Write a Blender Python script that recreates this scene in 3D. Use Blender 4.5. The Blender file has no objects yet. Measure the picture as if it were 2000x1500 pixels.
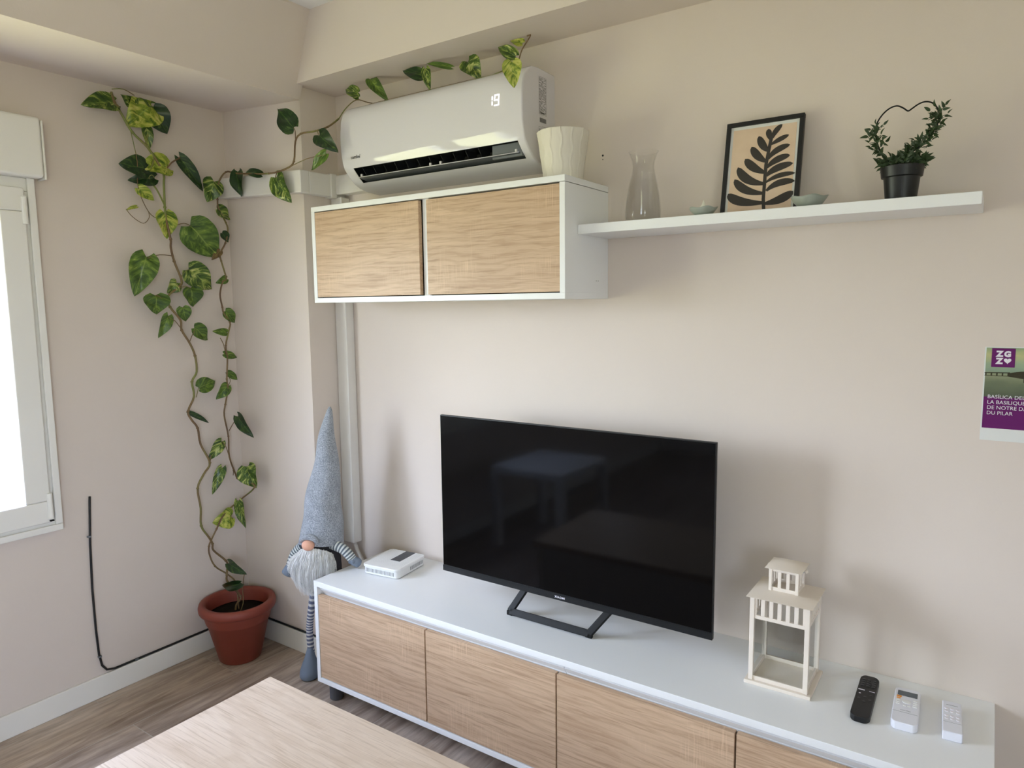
import bpy, bmesh, math, random
from mathutils import Vector, Matrix
random.seed(7)
PI = math.pi
C = bpy.context.scene.collection
sc = bpy.context.scene
# ------------------------------------------------------------------ camera
cd = bpy.data.cameras.new('camera'); cam = bpy.data.objects.new('camera', cd); C.objects.link(cam)
R0 = Vector((0.8251043, 0.5648688, -0.0112286)); U0 = Vector((-0.0537885, 0.0983219, 0.99370)); F0 = Vector((-0.5624142, 0.8193021, -0.1115092))
cam.matrix_world = Matrix(((R0.x, U0.x, -F0.x, 2.74118), (R0.y, U0.y, -F0.y, -2.03388), (R0.z, U0.z, -F0.z, 1.46785), (0, 0, 0, 1)))
cd.sensor_width = 36; cd.lens = 1372.595 * 36 / 2000; cd.clip_start = 0.02
sc.camera = cam
# ------------------------------------------------------------------ world, light, exposure
sc.view_settings.view_transform = 'Standard'; sc.view_settings.look = 'None'; sc.view_settings.gamma = 1
sc.view_settings.use_curve_mapping = False
sc.view_settings.exposure = 0.42
w = bpy.data.worlds.new('sky'); sc.world = w; w.use_nodes = True
nt = w.node_tree; nt.nodes.clear()
tc = nt.nodes.new('ShaderNodeTexCoord'); sp = nt.nodes.new('ShaderNodeSeparateXYZ'); nt.links.new(tc.outputs['Generated'], sp.inputs[0])
cr = nt.nodes.new('ShaderNodeValToRGB'); mr = nt.nodes.new('ShaderNodeMapRange')
mr.inputs[1].default_value = -1; mr.inputs[2].default_value = 1
nt.links.new(sp.outputs[2], mr.inputs[0]); nt.links.new(mr.outputs[0], cr.inputs[0])
e = cr.color_ramp.elements
e[0].position = 0.0; e[0].color = (0.36, 0.37, 0.20, 1)
e[1].position = 0.46; e[1].color = (0.45, 0.465, 0.285, 1)
for p, c in ((0.52, (0.83, 0.95, 1.13)), (0.62, (0.81, 0.94, 1.24)), (1.0, (0.60, 0.78, 1.32))):
    k = e.new(p); k.color = (*c, 1)
# bright lobe added low in the sky, to sharpen shadows cast through the windows
dt = nt.nodes.new('ShaderNodeVectorMath'); dt.operation = 'DOT_PRODUCT'; nt.links.new(tc.outputs['Generated'], dt.inputs[0]); dt.inputs[1].default_value = Vector((-.70, -.66, .22)).normalized()
mx = nt.nodes.new('ShaderNodeMath'); mx.operation = 'MAXIMUM'; nt.links.new(dt.outputs['Value'], mx.inputs[0]); mx.inputs[1].default_value = 0
pw = nt.nodes.new('ShaderNodeMath'); pw.operation = 'POWER'; nt.links.new(mx.outputs[0], pw.inputs[0]); pw.inputs[1].default_value = 190
ml = nt.nodes.new('ShaderNodeMath'); ml.operation = 'MULTIPLY'; nt.links.new(pw.outputs[0], ml.inputs[0]); ml.inputs[1].default_value = 7.5
ad = nt.nodes.new('ShaderNodeMixRGB'); ad.blend_type = 'ADD'; nt.links.new(ml.outputs[0], ad.inputs[0]); nt.links.new(cr.outputs[0], ad.inputs[1]); ad.inputs[2].default_value = (.92, 1.0, 1.06, 1); ad.use_clamp = False
bg = nt.nodes.new('ShaderNodeBackground'); bg.inputs[1].default_value = 15.0
nt.links.new(ad.outputs[0], bg.inputs[0]); wo = nt.nodes.new('ShaderNodeOutputWorld'); nt.links.new(bg.outputs[0], wo.inputs[0])
def portal(name, loc, sx, sy, rot):
    l = bpy.data.lights.new(name, 'AREA'); l.shape = 'RECTANGLE'; l.size = sx; l.size_y = sy; l.cycles.is_portal = True
    o = bpy.data.objects.new(name, l); C.objects.link(o); o.location = loc; o.rotation_euler = rot
# windows on the left wall: first as in view, second further back behind the viewer
W1 = (-2.40, -0.93, 0.69, 1.912)
W2 = (-4.40, -3.60, 0.69, 1.912)
W3 = (-4.3, -2.9, 0.69, 2.1)      # unseen window added to the right-hand wall as fill light
for i, (a, b, z0, z1) in enumerate((W1, W2)):
    portal('daylight_portal', (-0.03, (a + b) / 2, (z0 + z1) / 2), z1 - z0, b - a, (0, -PI / 2, 0))
ROOM_X, ROOM_Y, CEIL = 4.3, -5.0, 2.555
portal('daylight_portal', (ROOM_X + .04, (W3[0] + W3[1]) / 2, (W3[2] + W3[3]) / 2), W3[3] - W3[2], W3[1] - W3[0], (0, PI / 2, 0))

# ------------------------------------------------------------------ helpers
class MB:
    def __init__(s): s.v = []; s.f = []; s.m = []; s.mi = 0
    def add(s, vs, fs):
        o = len(s.v); s.v += [tuple(v) for v in vs]; s.f += [tuple(i + o for i in f) for f in fs]; s.m += [s.mi] * len(fs); return s
    def box(s, x0, x1, y0, y1, z0, z1):
        return s.add([(x, y, z) for z in (z0, z1) for y in (y0, y1) for x in (x0, x1)],
                     [(0, 2, 3, 1), (4, 5, 7, 6), (0, 1, 5, 4), (2, 6, 7, 3), (0, 4, 6, 2), (1, 3, 7, 5)])
    def hexa(s, b, t):   # four bottom corners ccw, four top corners ccw
        return s.add(list(b) + list(t), [(3, 2, 1, 0), (4, 5, 6, 7), (0, 1, 5, 4), (1, 2, 6, 5), (2, 3, 7, 6), (3, 0, 4, 7)])
    def tube(s, pts, r, n=8, cap=True, r2=None, closed=False):
        pts = [Vector(p) for p in pts]; N = len(pts); vs = []; up = None
        for i, p in enumerate(pts):
            if closed: t = pts[(i + 1) % N] - pts[i - 1]
            else: t = pts[min(i + 1, N - 1)] - pts[max(i - 1, 0)]
            t = t.normalized() if t.length > 1e-9 else Vector((0, 0, 1))
            if up is None:
                up = Vector((0, 0, 1)) if abs(t.z) < .9 else Vector((1, 0, 0))
            a = (up - t * up.dot(t)); a = a.normalized() if a.length > 1e-6 else t.orthogonal().normalized(); up = a; b = t.cross(a)
            rr = (r(i / (N - 1)) if callable(r) else r if r2 is None else r + (r2 - r) * i / (N - 1))
            vs += [p + (a * math.cos(k * 2 * PI / n) + b * math.sin(k * 2 * PI / n)) * rr for k in range(n)]
        fs = []
        for i in range(N if closed else N - 1):
            for k in range(n):
                j = (i + 1) % N
                fs.append((i * n + k, i * n + (k + 1) % n, j * n + (k + 1) % n, j * n + k))
        if cap and not closed: fs += [tuple(range(n))[::-1], tuple((N - 1) * n + k for k in range(n))]
        return s.add(vs, fs)
    def lathe(s, prof, c=(0, 0, 0), n=40, cap0=True, cap1=True, mod=None):
        vs = []
        for j, (r, z) in enumerate(prof):
            for k in range(n):
                a = 2 * PI * k / n; q = r if mod is None else r * mod(a, z)
                vs.append((c[0] + q * math.cos(a), c[1] + q * math.sin(a), c[2] + z))
        fs = [(j * n + k, j * n + (k + 1) % n, (j + 1) * n + (k + 1) % n, (j + 1) * n + k) for j in range(len(prof) - 1) for k in range(n)]
        if cap0: fs.append(tuple(range(n))[::-1])
        if cap1: fs.append(tuple((len(prof) - 1) * n + k for k in range(n)))
        return s.add(vs, fs)
    def prism(s, poly, z0, z1):  # poly xy ccw
        n = len(poly)
        return s.add([(x, y, z0) for x, y in poly] + [(x, y, z1) for x, y in poly],
                     [tuple(range(n))[::-1], tuple(range(n, 2 * n))] + [(i, (i + 1) % n, n + (i + 1) % n, n + i) for i in range(n)])
    def sphere(s, c, r, n=20, m=12):
        rx, ry, rz = r if isinstance(r, tuple) else (r, r, r)
        vs = [(c[0] + rx * math.sin(PI * j / m) * math.cos(2 * PI * k / n), c[1] + ry * math.sin(PI * j / m) * math.sin(2 * PI * k / n), c[2] - rz * math.cos(PI * j / m)) for j in range(1, m) for k in range(n)]
        fs = [(j * n + k, j * n + (k + 1) % n, (j + 1) * n + (k + 1) % n, (j + 1) * n + k) for j in range(m - 2) for k in range(n)]
        o = len(vs); vs += [(c[0], c[1], c[2] - rz), (c[0], c[1], c[2] + rz)]
        fs += [(o, (k + 1) % n, k) for k in range(n)] + [(o + 1, (m - 2) * n + k, (m - 2) * n + (k + 1) % n) for k in range(n)]
        return s.add(vs, fs)
    def xf(s, M, start=0):
        for i in range(start, len(s.v)): s.v[i] = tuple(M @ Vector(s.v[i]))
        return s
LOC = {}
def obj(name, mb, mat, parent=None, smooth=False, bevel=0, seg=2, local=False, sub=0, shade=40):
    root = parent
    off = Vector((0, 0, 0))
    if root is not None and not local:
        while root.parent: root = root.parent
        off = LOC.get(root.name, Vector((0, 0, 0)))
    me = bpy.data.meshes.new(name); me.from_pydata([tuple(Vector(v) - off) for v in mb.v], [], mb.f)
    mats = mat if isinstance(mat, (list, tuple)) else [mat]
    for m in mats: me.materials.append(m)
    if len(mats) > 1: me.polygons.foreach_set('material_index', mb.m)
    bm = bmesh.new(); bm.from_mesh(me)
    bmesh.ops.recalc_face_normals(bm, faces=bm.faces); bm.to_mesh(me); bm.free()
    if smooth: me.polygons.foreach_set('use_smooth', [True] * len(me.polygons))
    o = bpy.data.objects.new(name, me); C.objects.link(o)
    if parent is not None: o.parent = parent
    if bevel:
        b = o.modifiers.new('bevel', 'BEVEL'); b.width = bevel; b.segments = seg; b.limit_method = 'ANGLE'; b.angle_limit = math.radians(35)
        me.polygons.foreach_set('use_smooth', [True] * len(me.polygons))
        wn = o.modifiers.new('wn', 'WEIGHTED_NORMAL'); wn.keep_sharp = False
    if sub:
        m = o.modifiers.new('sub', 'SUBSURF'); m.levels = sub; m.render_levels = sub
    return o
def obj_split(name, mb, mat, parent, **k):
    # one object per loose piece
    n = len(mb.v); p = list(range(n))
    def f(a):
        while p[a] != a: p[a] = p[p[a]]; a = p[a]
        return a
    for fc in mb.f:
        for v in fc[1:]: p[f(v)] = f(fc[0])
    gr = {}
    for fc in mb.f: gr.setdefault(f(fc[0]), []).append(fc)
    for fs in gr.values():
        ids = sorted({v for q in fs for v in q}); mp = {v: i for i, v in enumerate(ids)}; m2 = MB(); m2.add([mb.v[v] for v in ids], [tuple(mp[v] for v in q) for q in fs]); o = obj(name, m2, mat, parent, **k)
    return o
def tag(o, label=None, cat=None, group=None, kind=None):
    if label: o['label'] = label
    if cat: o['category'] = cat
    if group: o['group'] = group
    if kind: o['kind'] = kind
    return o
def thing(name, label, cat, loc, rotz=0, group=None):
    o = bpy.data.objects.new(name, None); C.objects.link(o); o.location = loc; o.rotation_euler = (0, 0, rotz)
    o.empty_display_size = .05
    LOC[o.name] = Vector(loc); return tag(o, label, cat, group)
def struct(name, mb, mat, **k):
    o = obj(name, mb, mat, **k); o['kind'] = 'structure'; LOC[o.name] = Vector((0, 0, 0)); return o
def text_mb(string, size, M, mb=None, extrude=0.0, align='LEFT', spacing=1.0, bold=0.0):
    cu = bpy.data.curves.new('t', 'FONT'); cu.body = string; cu.size = size; cu.align_x = align; cu.extrude = extrude; cu.space_character = spacing; cu.offset = bold
    cu.resolution_u = 3
    o = bpy.data.objects.new('t', cu); C.objects.link(o)
    bpy.context.view_layer.update()
    dg = bpy.context.evaluated_depsgraph_get(); me = bpy.data.meshes.new_from_object(o.evaluated_get(dg))
    mb = mb or MB(); mb.add([M @ v.co for v in me.vertices], [tuple(p.vertices) for p in me.polygons])
    bpy.data.objects.remove(o); bpy.data.curves.remove(cu); bpy.data.meshes.remove(me); return mb

# ------------------------------------------------------------------ materials
def S(r, g, b):
    f = lambda c: (c / 255 / 12.92) if c / 255 <= .04045 else ((c / 255 + .055) / 1.055) ** 2.4
    return (f(r), f(g), f(b), 1)
class N:
    def __init__(s, name):
        s.m = bpy.data.materials.new(name); s.m.use_nodes = True; s.t = s.m.node_tree; s.b = s.t.nodes['Principled BSDF']
    def n(s, t, **k):
        o = s.t.nodes.new('ShaderNode' + t)
        for a, v in k.items():
            if a.startswith('i_'): o.inputs[int(a[2:])].default_value = v
            else: setattr(o, a, v)
        return o
    def l(s, a, b): s.t.links.new(a, b)
    def coord(s, sc=(1, 1, 1), loc=(0, 0, 0), rot=(0, 0, 0), what='Object'):
        c = s.n('TexCoord'); m = s.n('Mapping'); m.inputs[1].default_value = loc; m.inputs[2].default_value = rot; m.inputs[3].default_value = sc
        s.l(c.outputs[what], m.inputs[0]); return m.outputs[0]
    def noise(s, v, scale, detail=3, rough=.5, dist=0):
        o = s.n('TexNoise'); o.inputs['Scale'].default_value = scale; o.inputs['Detail'].default_value = detail; o.inputs['Roughness'].default_value = rough; o.inputs['Distortion'].default_value = dist
        s.l(v, o.inputs['Vector']); return o.outputs[0]
    def ramp(s, f, stops, interp='LINEAR'):
        r = s.n('ValToRGB'); r.color_ramp.interpolation = interp; e = r.color_ramp.elements
        while len(e) > 1: e.remove(e[0])
        e[0].position = stops[0][0]; e[0].color = stops[0][1]
        for p, c in stops[1:]: k = e.new(p); k.color = c
        s.l(f, r.inputs[0]); return r.outputs[0]
    def mix(s, f, a, b, mode='MIX'):
        o = s.n('MixRGB', blend_type=mode)
        for i, q in enumerate((f, a, b)):
            if isinstance(q, (int, float)): o.inputs[i].default_value = q
            elif isinstance(q, tuple): o.inputs[i].default_value = q
            else: s.l(q, o.inputs[i])
        return o.outputs[0]
    def math(s, op, a, b=0.0):
        o = s.n('Math', operation=op)
        for i, q in enumerate((a, b)):
            if isinstance(q, (int, float)): o.inputs[i].default_value = q
            else: s.l(q, o.inputs[i])
        return o.outputs[0]
    def bump(s, h, st=.2, d=.001):
        b = s.n('Bump'); b.inputs['Strength'].default_value = st; b.inputs['Distance'].default_value = d
        s.l(h, b.inputs['Height']); s.l(b.outputs[0], s.b.inputs['Normal'])
    def col(s, c):
        if isinstance(c, tuple): s.b.inputs['Base Color'].default_value = c
        else: s.l(c, s.b.inputs['Base Color'])
    def set(s, **k):
        for a, v in k.items(): s.b.inputs[a.replace('_', ' ')].default_value = v
        return s
def plain(name, c, rough=.5, spec=.5, metal=0, bump=0, scale=200, vary=.03):
    n = N(name); v = n.coord()
    f = n.noise(v, 6, 3); d = tuple(x * (1 - vary * 2) for x in c[:3]) + (1,)
    n.col(n.mix(f, d, c)); n.set(Roughness=rough, Metallic=metal); n.b.inputs['Specular IOR Level'].default_value = spec
    if bump: n.bump(n.noise(v, scale, 2), bump)
    return n.m
def wall_mat(name, c):
    n = N(name); v = n.coord(what='Object')
    a = n.noise(v, 1.3, 4, .6); b = n.noise(v, 60, 4, .6); g = n.noise(v, 14, 3)
    n.col(n.mix(n.ramp(a, [(0.35, (0, 0, 0, 1)), (.7, (1, 1, 1, 1))]), tuple(x * .965 for x in c[:3]) + (1,), c))
    n.set(Roughness=.85); n.b.inputs['Specular IOR Level'].default_value = .2
    n.bump(n.mix(.3, b, g), .25, .002); return n.m
M = {}
M['wall'] = wall_mat('beige_plaster', S(223, 210, 199))
M['ceiling'] = wall_mat('white_ceiling_paint', S(244, 242, 240))
M['rear'] = wall_mat('rear_wall_paint', S(244, 240, 236))
M['white'] = plain('white_melamine', S(240, 240, 240), .34, .4, bump=.03, scale=600, vary=.01)
M['pvc'] = plain('white_window_plastic', S(240, 237, 230), .35, .4, vary=.01)
M['gloss'] = plain('glossy_white_plastic', S(222, 218, 221), .05, .5, vary=.005)
M['plastic'] = plain('satin_white_plastic', S(226, 226, 222), .4, .4, vary=.01)
M['trunk'] = plain('white_trunking_plastic', S(228, 223, 216), .45, .4, vary=.01)
M['skirt'] = plain('white_skirting', S(238, 234, 226), .45, .4, vary=.02)
M['black'] = plain('black_plastic', S(22, 22, 24), .45, .4, vary=.02)
M['blackmetal'] = plain('black_painted_metal', S(12, 12, 13), .5, .25, vary=.02)
M['dark'] = plain('dark_gap', S(18, 17, 16), .8, .1)
M['outlet'] = plain('dark_outlet_plastic', S(26, 28, 31), .5, .3)
M['greyplastic'] = plain('grey_plastic', S(120, 124, 128), .35, .4)
M['cream'] = plain('cream_painted_metal', S(234, 222, 208), .4, .4, vary=.02, bump=.05, scale=90)
M['lavender'] = plain('white_remote_plastic', S(232, 232, 240), .35, .4, vary=.01)
M['router'] = plain('router_white_plastic', S(236, 235, 233), .4, .4, vary=.01)
M['potblack'] = plain('black_nursery_pot_plastic', S(24, 25, 27), .38, .4)
M['bowl'] = plain('sage_green_ceramic', S(160, 166, 156), .35, .4)
M['skin'] = plain('nose_fabric', S(232, 176, 150), .8, .2, bump=.2, scale=400)
M['ink'] = plain('dark_ink', S(52, 50, 48), .7, .2)
M['inkb'] = plain('print_charcoal', S(70, 66, 63), .7, .1, bump=.1, scale=400)
M['paper'] = plain('white_paper', S(226, 226, 222), .7, .2, vary=.01)
M['purple'] = plain('purple_print', S(104, 30, 100), .55, .2)
M['whiteink'] = plain('white_ink', S(235, 230, 236), .6, .2)
M['orange'] = plain('orange_rubber', S(232, 150, 60), .5, .3)
M['lcd'] = plain('grey_lcd', S(84, 92, 100), .25, .5)
M['soil'] = plain('dark_soil', S(30, 24, 20), .95, .1, bump=.8, scale=80)
M['wick'] = plain('white_wax', S(235, 232, 220), .5, .3)
M['steel'] = plain('brushed_steel', S(170, 170, 168), .3, .5, metal=1)
def terracotta():
    n = N('terracotta_plastic'); v = n.coord(); f = n.noise(v, 5, 4)
    n.col(n.mix(f, S(124, 54, 40), S(142, 66, 50))); n.set(Roughness=.5); n.bump(n.noise(v, 120, 2), .1); return n.m
M['terra'] = terracotta()
def oak(name, axis='x', light=S(212, 182, 152), dark=S(160, 126, 96), seed=0.0, saws=.45, rough=.48):
    # grain runs along `axis`; fine saw marks run across it
    n = N(name)
    g = {'x': (2.2, 24, 24), 'y': (24, 2.2, 24)}[axis]
    v = n.coord(sc=g, loc=(seed, seed * 1.7, seed * .6))
    a = n.noise(v, 1.0, 5, .6, 1.1)
    vf = n.coord(sc={'x': (7, 210, 210), 'y': (210, 7, 210)}[axis], loc=(seed, 0, seed)); fib = n.noise(vf, 1, 3, .6, .7)
    v2 = n.coord(sc={'x': (1.4, 5, 5), 'y': (5, 1.4, 5)}[axis], loc=(seed * 2, 0, seed))
    wv = n.n('TexWave', bands_direction={'x': 'Z', 'y': 'X'}[axis])
    wv.inputs['Scale'].default_value = 2.6; wv.inputs['Distortion'].default_value = 10; wv.inputs['Detail'].default_value = 4; wv.inputs['Detail Scale'].default_value = 1.2
    n.l(v2, wv.inputs['Vector'])
    c = n.mix(n.ramp(a, [(.30, (0, 0, 0, 1)), (.70, (1, 1, 1, 1))]), n.mix(.5, dark, light), light)
    c = n.mix(.20, c, n.mix(n.ramp(wv.outputs[0], [(.05, (0, 0, 0, 1)), (.45, (1, 1, 1, 1))]), dark, light))
    c = n.mix(n.ramp(fib, [(.30, (.62, .62, .62, 1)), (.50, (0, 0, 0, 1))]), c, tuple(x * .86 for x in dark[:3]) + (1,))
    # saw marks: faint pale cross strokes in patches
    v3 = n.coord(sc={'x': (330, 14, 14), 'y': (14, 330, 14)}[axis]); saw = n.noise(v3, 1, 2, .5)
    patch = n.ramp(n.noise(n.coord(sc=(7, 7, 7), loc=(seed, 3, 0)), 1, 2), [(.50, (0, 0, 0, 1)), (.64, (1, 1, 1, 1))])
    sm = n.mix(1.0, n.ramp(saw, [(.52, (0, 0, 0, 1)), (.68, (saws, saws, saws, 1))]), patch, 'MULTIPLY')
    c = n.mix(sm, c, tuple(min(1, x * 1.18) for x in light[:3]) + (1,))
    n.col(c); n.set(Roughness=rough); n.b.inputs['Specular IOR Level'].default_value = .4
    n.bump(n.mix(.5, fib, saw), .10, .001); return n.m
def floor_mat():
    n = N('grey_wood_tile')
    m = n.n('Mapping'); c = n.n('TexCoord'); m.inputs[2].default_value = (0, 0, 0)
    sx = n.n('SeparateXYZ'); n.l(c.outputs['Object'], sx.inputs[0]); cb = n.n('CombineXYZ')
    n.l(n.math('ADD', sx.outputs[1], .446 + 1.2 * 20), cb.inputs[0]); n.l(n.math('ADD', sx.outputs[0], -.05 + .2375 * 21), cb.inputs[1])
    br = n.n('TexBrick'); br.offset = .35; br.offset_frequency = 2; br.squash = 1
    n.l(cb.outputs[0], br.inputs['Vector'])
    br.inputs['Color1'].default_value = (0, 0, 0, 1); br.inputs['Color2'].default_value = (1, 1, 1, 1); br.inputs['Mortar'].default_value = (.5, .5, .5, 1)
    br.inputs['Scale'].default_value = 1; br.inputs['Mortar Size'].default_value = .0014; br.inputs['Mortar Smooth'].default_value = .1; br.inputs['Bias'].default_value = 0
    br.inputs['Brick Width'].default_value = 1.2; br.inputs['Row Height'].default_value = .2375
    # per plank shift so that the figure breaks at each joint
    ad = n.n('VectorMath', operation='ADD'); n.l(c.outputs['Object'], ad.inputs[0])
    mu = n.n('VectorMath', operation='SCALE'); n.l(br.outputs['Color'], mu.inputs[0]); mu.inputs['Scale'].default_value = 3.7
    n.l(mu.outputs[0], ad.inputs[1])
    mp = n.n('Mapping'); mp.inputs[3].default_value = (9, 1.1, 9); n.l(ad.outputs[0], mp.inputs[0])
    a = n.noise(mp.outputs[0], 1.1, 5, .6, 1.2); b = n.noise(mp.outputs[0], 6, 4, .6)
    c1 = n.ramp(a, [(.33, S(122, 101, 86)), (.5, S(180, 160, 143)), (.68, S(206, 188, 172))])
    c1 = n.mix(n.ramp(b, [(.35, (.5, .5, .5, 1)), (.6, (0, 0, 0, 1))]), c1, S(122, 106, 94))
    c1 = n.mix(.12, c1, br.outputs['Color'], 'SOFT_LIGHT')
    n.col(n.mix(br.outputs['Fac'], c1, S(176, 166, 154))); n.set(Roughness=.42); n.b.inputs['Specular IOR Level'].default_value = .4
    n.bump(b, .08, .001); return n.m
M['floor'] = floor_mat()
def felt():
    n = N('grey_heather_felt'); v = n.coord(); a = n.noise(v, 300, 4, .75); b = n.noise(v, 22, 3)
    n.col(n.mix(.22, n.ramp(a, [(.36, S(100, 104, 112)), (.5, S(160, 165, 173)), (.62, S(212, 216, 222))]), n.ramp(b, [(.3, S(116, 120, 128)), (.7, S(200, 205, 212))])))
    n.set(Roughness=.95); n.b.inputs['Specular IOR Level'].default_value = .1; n.b.inputs['Sheen Weight'].default_value = .25
    n.bump(n.mix(.4, a, b), .9, .006); return n.m
M['felt'] = felt()
def stripes(name, c1, c2, axis, freq, duty=.5):
    n = N(name); c = n.n('TexCoord'); s = n.n('SeparateXYZ'); n.l(c.outputs['UV'], s.inputs[0])
    f = n.math('FRACT', n.math('MULTIPLY', s.outputs[1], freq)); g = n.math('GREATER_THAN', f, duty)
    n.col(n.mix(g, c1, c2)); n.set(Roughness=.9); n.bump(n.noise(n.coord(), 500, 2), .5); return n.m
M['arm'] = stripes('striped_sleeve_knit', S(98, 106, 114), S(206, 210, 206), 1, 10, .5)
M['leg'] = stripes('striped_leg_knit', S(96, 100, 122), S(206, 204, 200), 1, 20, .55)
M['mitt'] = plain('grey_blue_knit', S(128, 138, 152), .95, .1, bump=.6, scale=350, vary=.1)
M['bodycloth'] = plain('charcoal_body_cloth', S(70, 68, 70), .95, .1, bump=.6, scale=300, vary=.15)
def hair():
    n = N('pale_grey_beard'); v = n.coord(sc=(120, 120, 8)); n.col(n.ramp(n.noise(v, 1, 2), [(.3, S(206, 204, 200)), (.65, S(246, 244, 240))]))
    n.set(Roughness=.7); n.b.inputs['Specular IOR Level'].default_value = .25; return n.m
M['hair'] = hair()
def leafmat(name, stops, scale=60, vein=S(150, 170, 80)):
    n = N(name); c = n.n('TexCoord'); s = n.n('SeparateXYZ'); n.l(c.outputs['UV'], s.inputs[0])
    ax = n.math('ABSOLUTE', n.math('SUBTRACT', s.outputs[0], .5))
    # streaks fan out from the midrib
    cb = n.n('CombineXYZ'); n.l(n.math('MULTIPLY', n.math('SUBTRACT', s.outputs[1], n.math('MULTIPLY', ax, .9)), 5), cb.inputs[0]); n.l(n.math('MULTIPLY', s.outputs[0], 2.2), cb.inputs[1])
    ob = n.coord(sc=(26, 26, 26)); vm = n.n('VectorMath', operation='ADD'); n.l(cb.outputs[0], vm.inputs[0]); n.l(ob, vm.inputs[1])
    f = n.noise(vm.outputs[0], 1.25, 4, .62, .6)
    col = n.ramp(f, stops)
    mid = n.ramp(ax, [(.0, (1, 1, 1, 1)), (.028, (0, 0, 0, 1))]); col = n.mix(n.math('MULTIPLY', mid, .7), col, vein)
    n.col(col); n.set(Roughness=.32); n.b.inputs['Specular IOR Level'].default_value = .45
    n.b.inputs['Subsurface Weight'].default_value = 0
    n.bump(f, .3, .002); return n.m
G1, G2, G3 = S(36, 62, 24), S(70, 98, 34), S(112, 138, 52)
M['lf_g'] = leafmat('pothos_green_leaf', [(.3, G1), (.48, G2), (.64, G3), (.75, S(170, 182, 90))])
M['lf_d'] = leafmat('pothos_dark_leaf', [(.3, S(18, 38, 20)), (.55, S(32, 60, 28)), (.72, S(92, 118, 56))], vein=S(96, 128, 60))
M['lf_v'] = leafmat('pothos_variegated_leaf', [(.36, G1), (.50, G2), (.57, S(136, 152, 66)), (.68, S(206, 204, 136))])
M['lf_y'] = leafmat('pothos_lime_leaf', [(.34, S(62, 96, 28)), (.45, S(128, 148, 44)), (.56, S(186, 188, 84)), (.7, S(206, 204, 130))])
M['lf_b'] = leafmat('withered_brown_leaf', [(.3, S(58, 40, 26)), (.6, S(120, 96, 58))])
def stemmat():
    n = N('pothos_stem'); c = n.n('TexCoord'); v = n.coord(sc=(9, 9, 5)); f = n.noise(v, 1, 3)
    n.col(n.ramp(f, [(.38, S(104, 78, 54)), (.53, S(124, 102, 66)), (.66, S(122, 130, 66))])); n.set(Roughness=.55); n.bump(n.noise(n.coord(), 200, 2), .4); return n.m
M['stem'] = stemmat()
M['stemg'] = plain('pale_green_petiole', S(128, 146, 72), .5, .4, vary=.15)
M['plantg'] = plain('artificial_foliage_green', S(62, 84, 50), .38, .4, vary=.35)
def glass(name, rough=0.0, tint=(1, 1, 1, 1), ior=1.45):
    n = N(name); n.col(tint); n.set(Roughness=rough, IOR=ior); n.b.inputs['Transmission Weight'].default_value = 1
    return n.m
M['glass'] = glass('clear_glass')
def pane():
    n = N('thin_pane_glass'); t = n.t; t.nodes.remove(n.b)
    tr = n.n('BsdfTransparent'); tr.inputs[0].default_value = (.975, .985, .98, 1); gl = n.n('BsdfGlossy'); gl.inputs['Roughness'].default_value = .02
    lw = n.n('LayerWeight'); lw.inputs[0].default_value = .5; fac = n.math('ADD', n.math('MULTIPLY', n.math('POWER', lw.outputs['Facing'], 5.0), .6), .025); mx = n.n('MixShader'); n.l(fac, mx.inputs[0]); n.l(tr.outputs[0], mx.inputs[1]); n.l(gl.outputs[0], mx.inputs[2])
    n.l(mx.outputs[0], t.nodes['Material Output'].inputs[0]); return n.m
M['pane'] = pane()
M['glass'] = pane(); M['glass'].name = 'thin_clear_glass'; M['glass'].node_tree.nodes['Transparent BSDF'].inputs[0].default_value = (.996, .997, .996, 1)
def screen():
    n = N('tv_screen'); n.col(S(5, 5, 6)); n.set(Roughness=.07, IOR=1.4); n.b.inputs['Specular IOR Level'].default_value = .32; return n.m
M['screen'] = screen()
def led():
    n = N('white_led'); n.col((1, 1, 1, 1)); n.b.inputs['Emission Color'].default_value = (.92, .93, 1, 1); n.b.inputs['Emission Strength'].default_value = 1.6; return n.m
M['led'] = led()
def vasemat():
    n = N('cream_relief_ceramic'); n.col(S(224, 217, 203)); n.set(Roughness=.55)
    v = n.coord(sc=(1, 1, .25)); n.bump(n.noise(v, 60, 3), .35, .002); return n.m
M['vase'] = vasemat()
def printbg():
    n = N('peach_print'); v = n.coord(sc=(10, 10, 10)); n.col(n.ramp(n.noise(v, 1, 4), [(.35, S(212, 184, 156)), (.65, S(224, 200, 174))])); n.set(Roughness=.6); return n.m
M['peach'] = printbg()
def leafletbg():
    # printed picture: pale sky over a still river, mirrored at the horizon
    n = N('river_photo_print'); c = n.n('TexCoord'); s = n.n('SeparateXYZ'); n.l(c.outputs['UV'], s.inputs[0])
    f = n.math('ADD', s.outputs[1], n.math('MULTIPLY', n.math('SUBTRACT', n.noise(n.coord(sc=(30, 30, 60)), 1, 3), .5), .16))
    n.col(n.ramp(f, [(0, S(74, 84, 62)), (.3, S(104, 112, 84)), (.46, S(140, 146, 112)), (.52, S(132, 152, 130)), (.68, S(150, 166, 134)), (.85, S(186, 184, 128)), (1, S(138, 158, 116))])); n.set(Roughness=.4); return n.m
M['leaflet'] = leafletbg()

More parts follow.
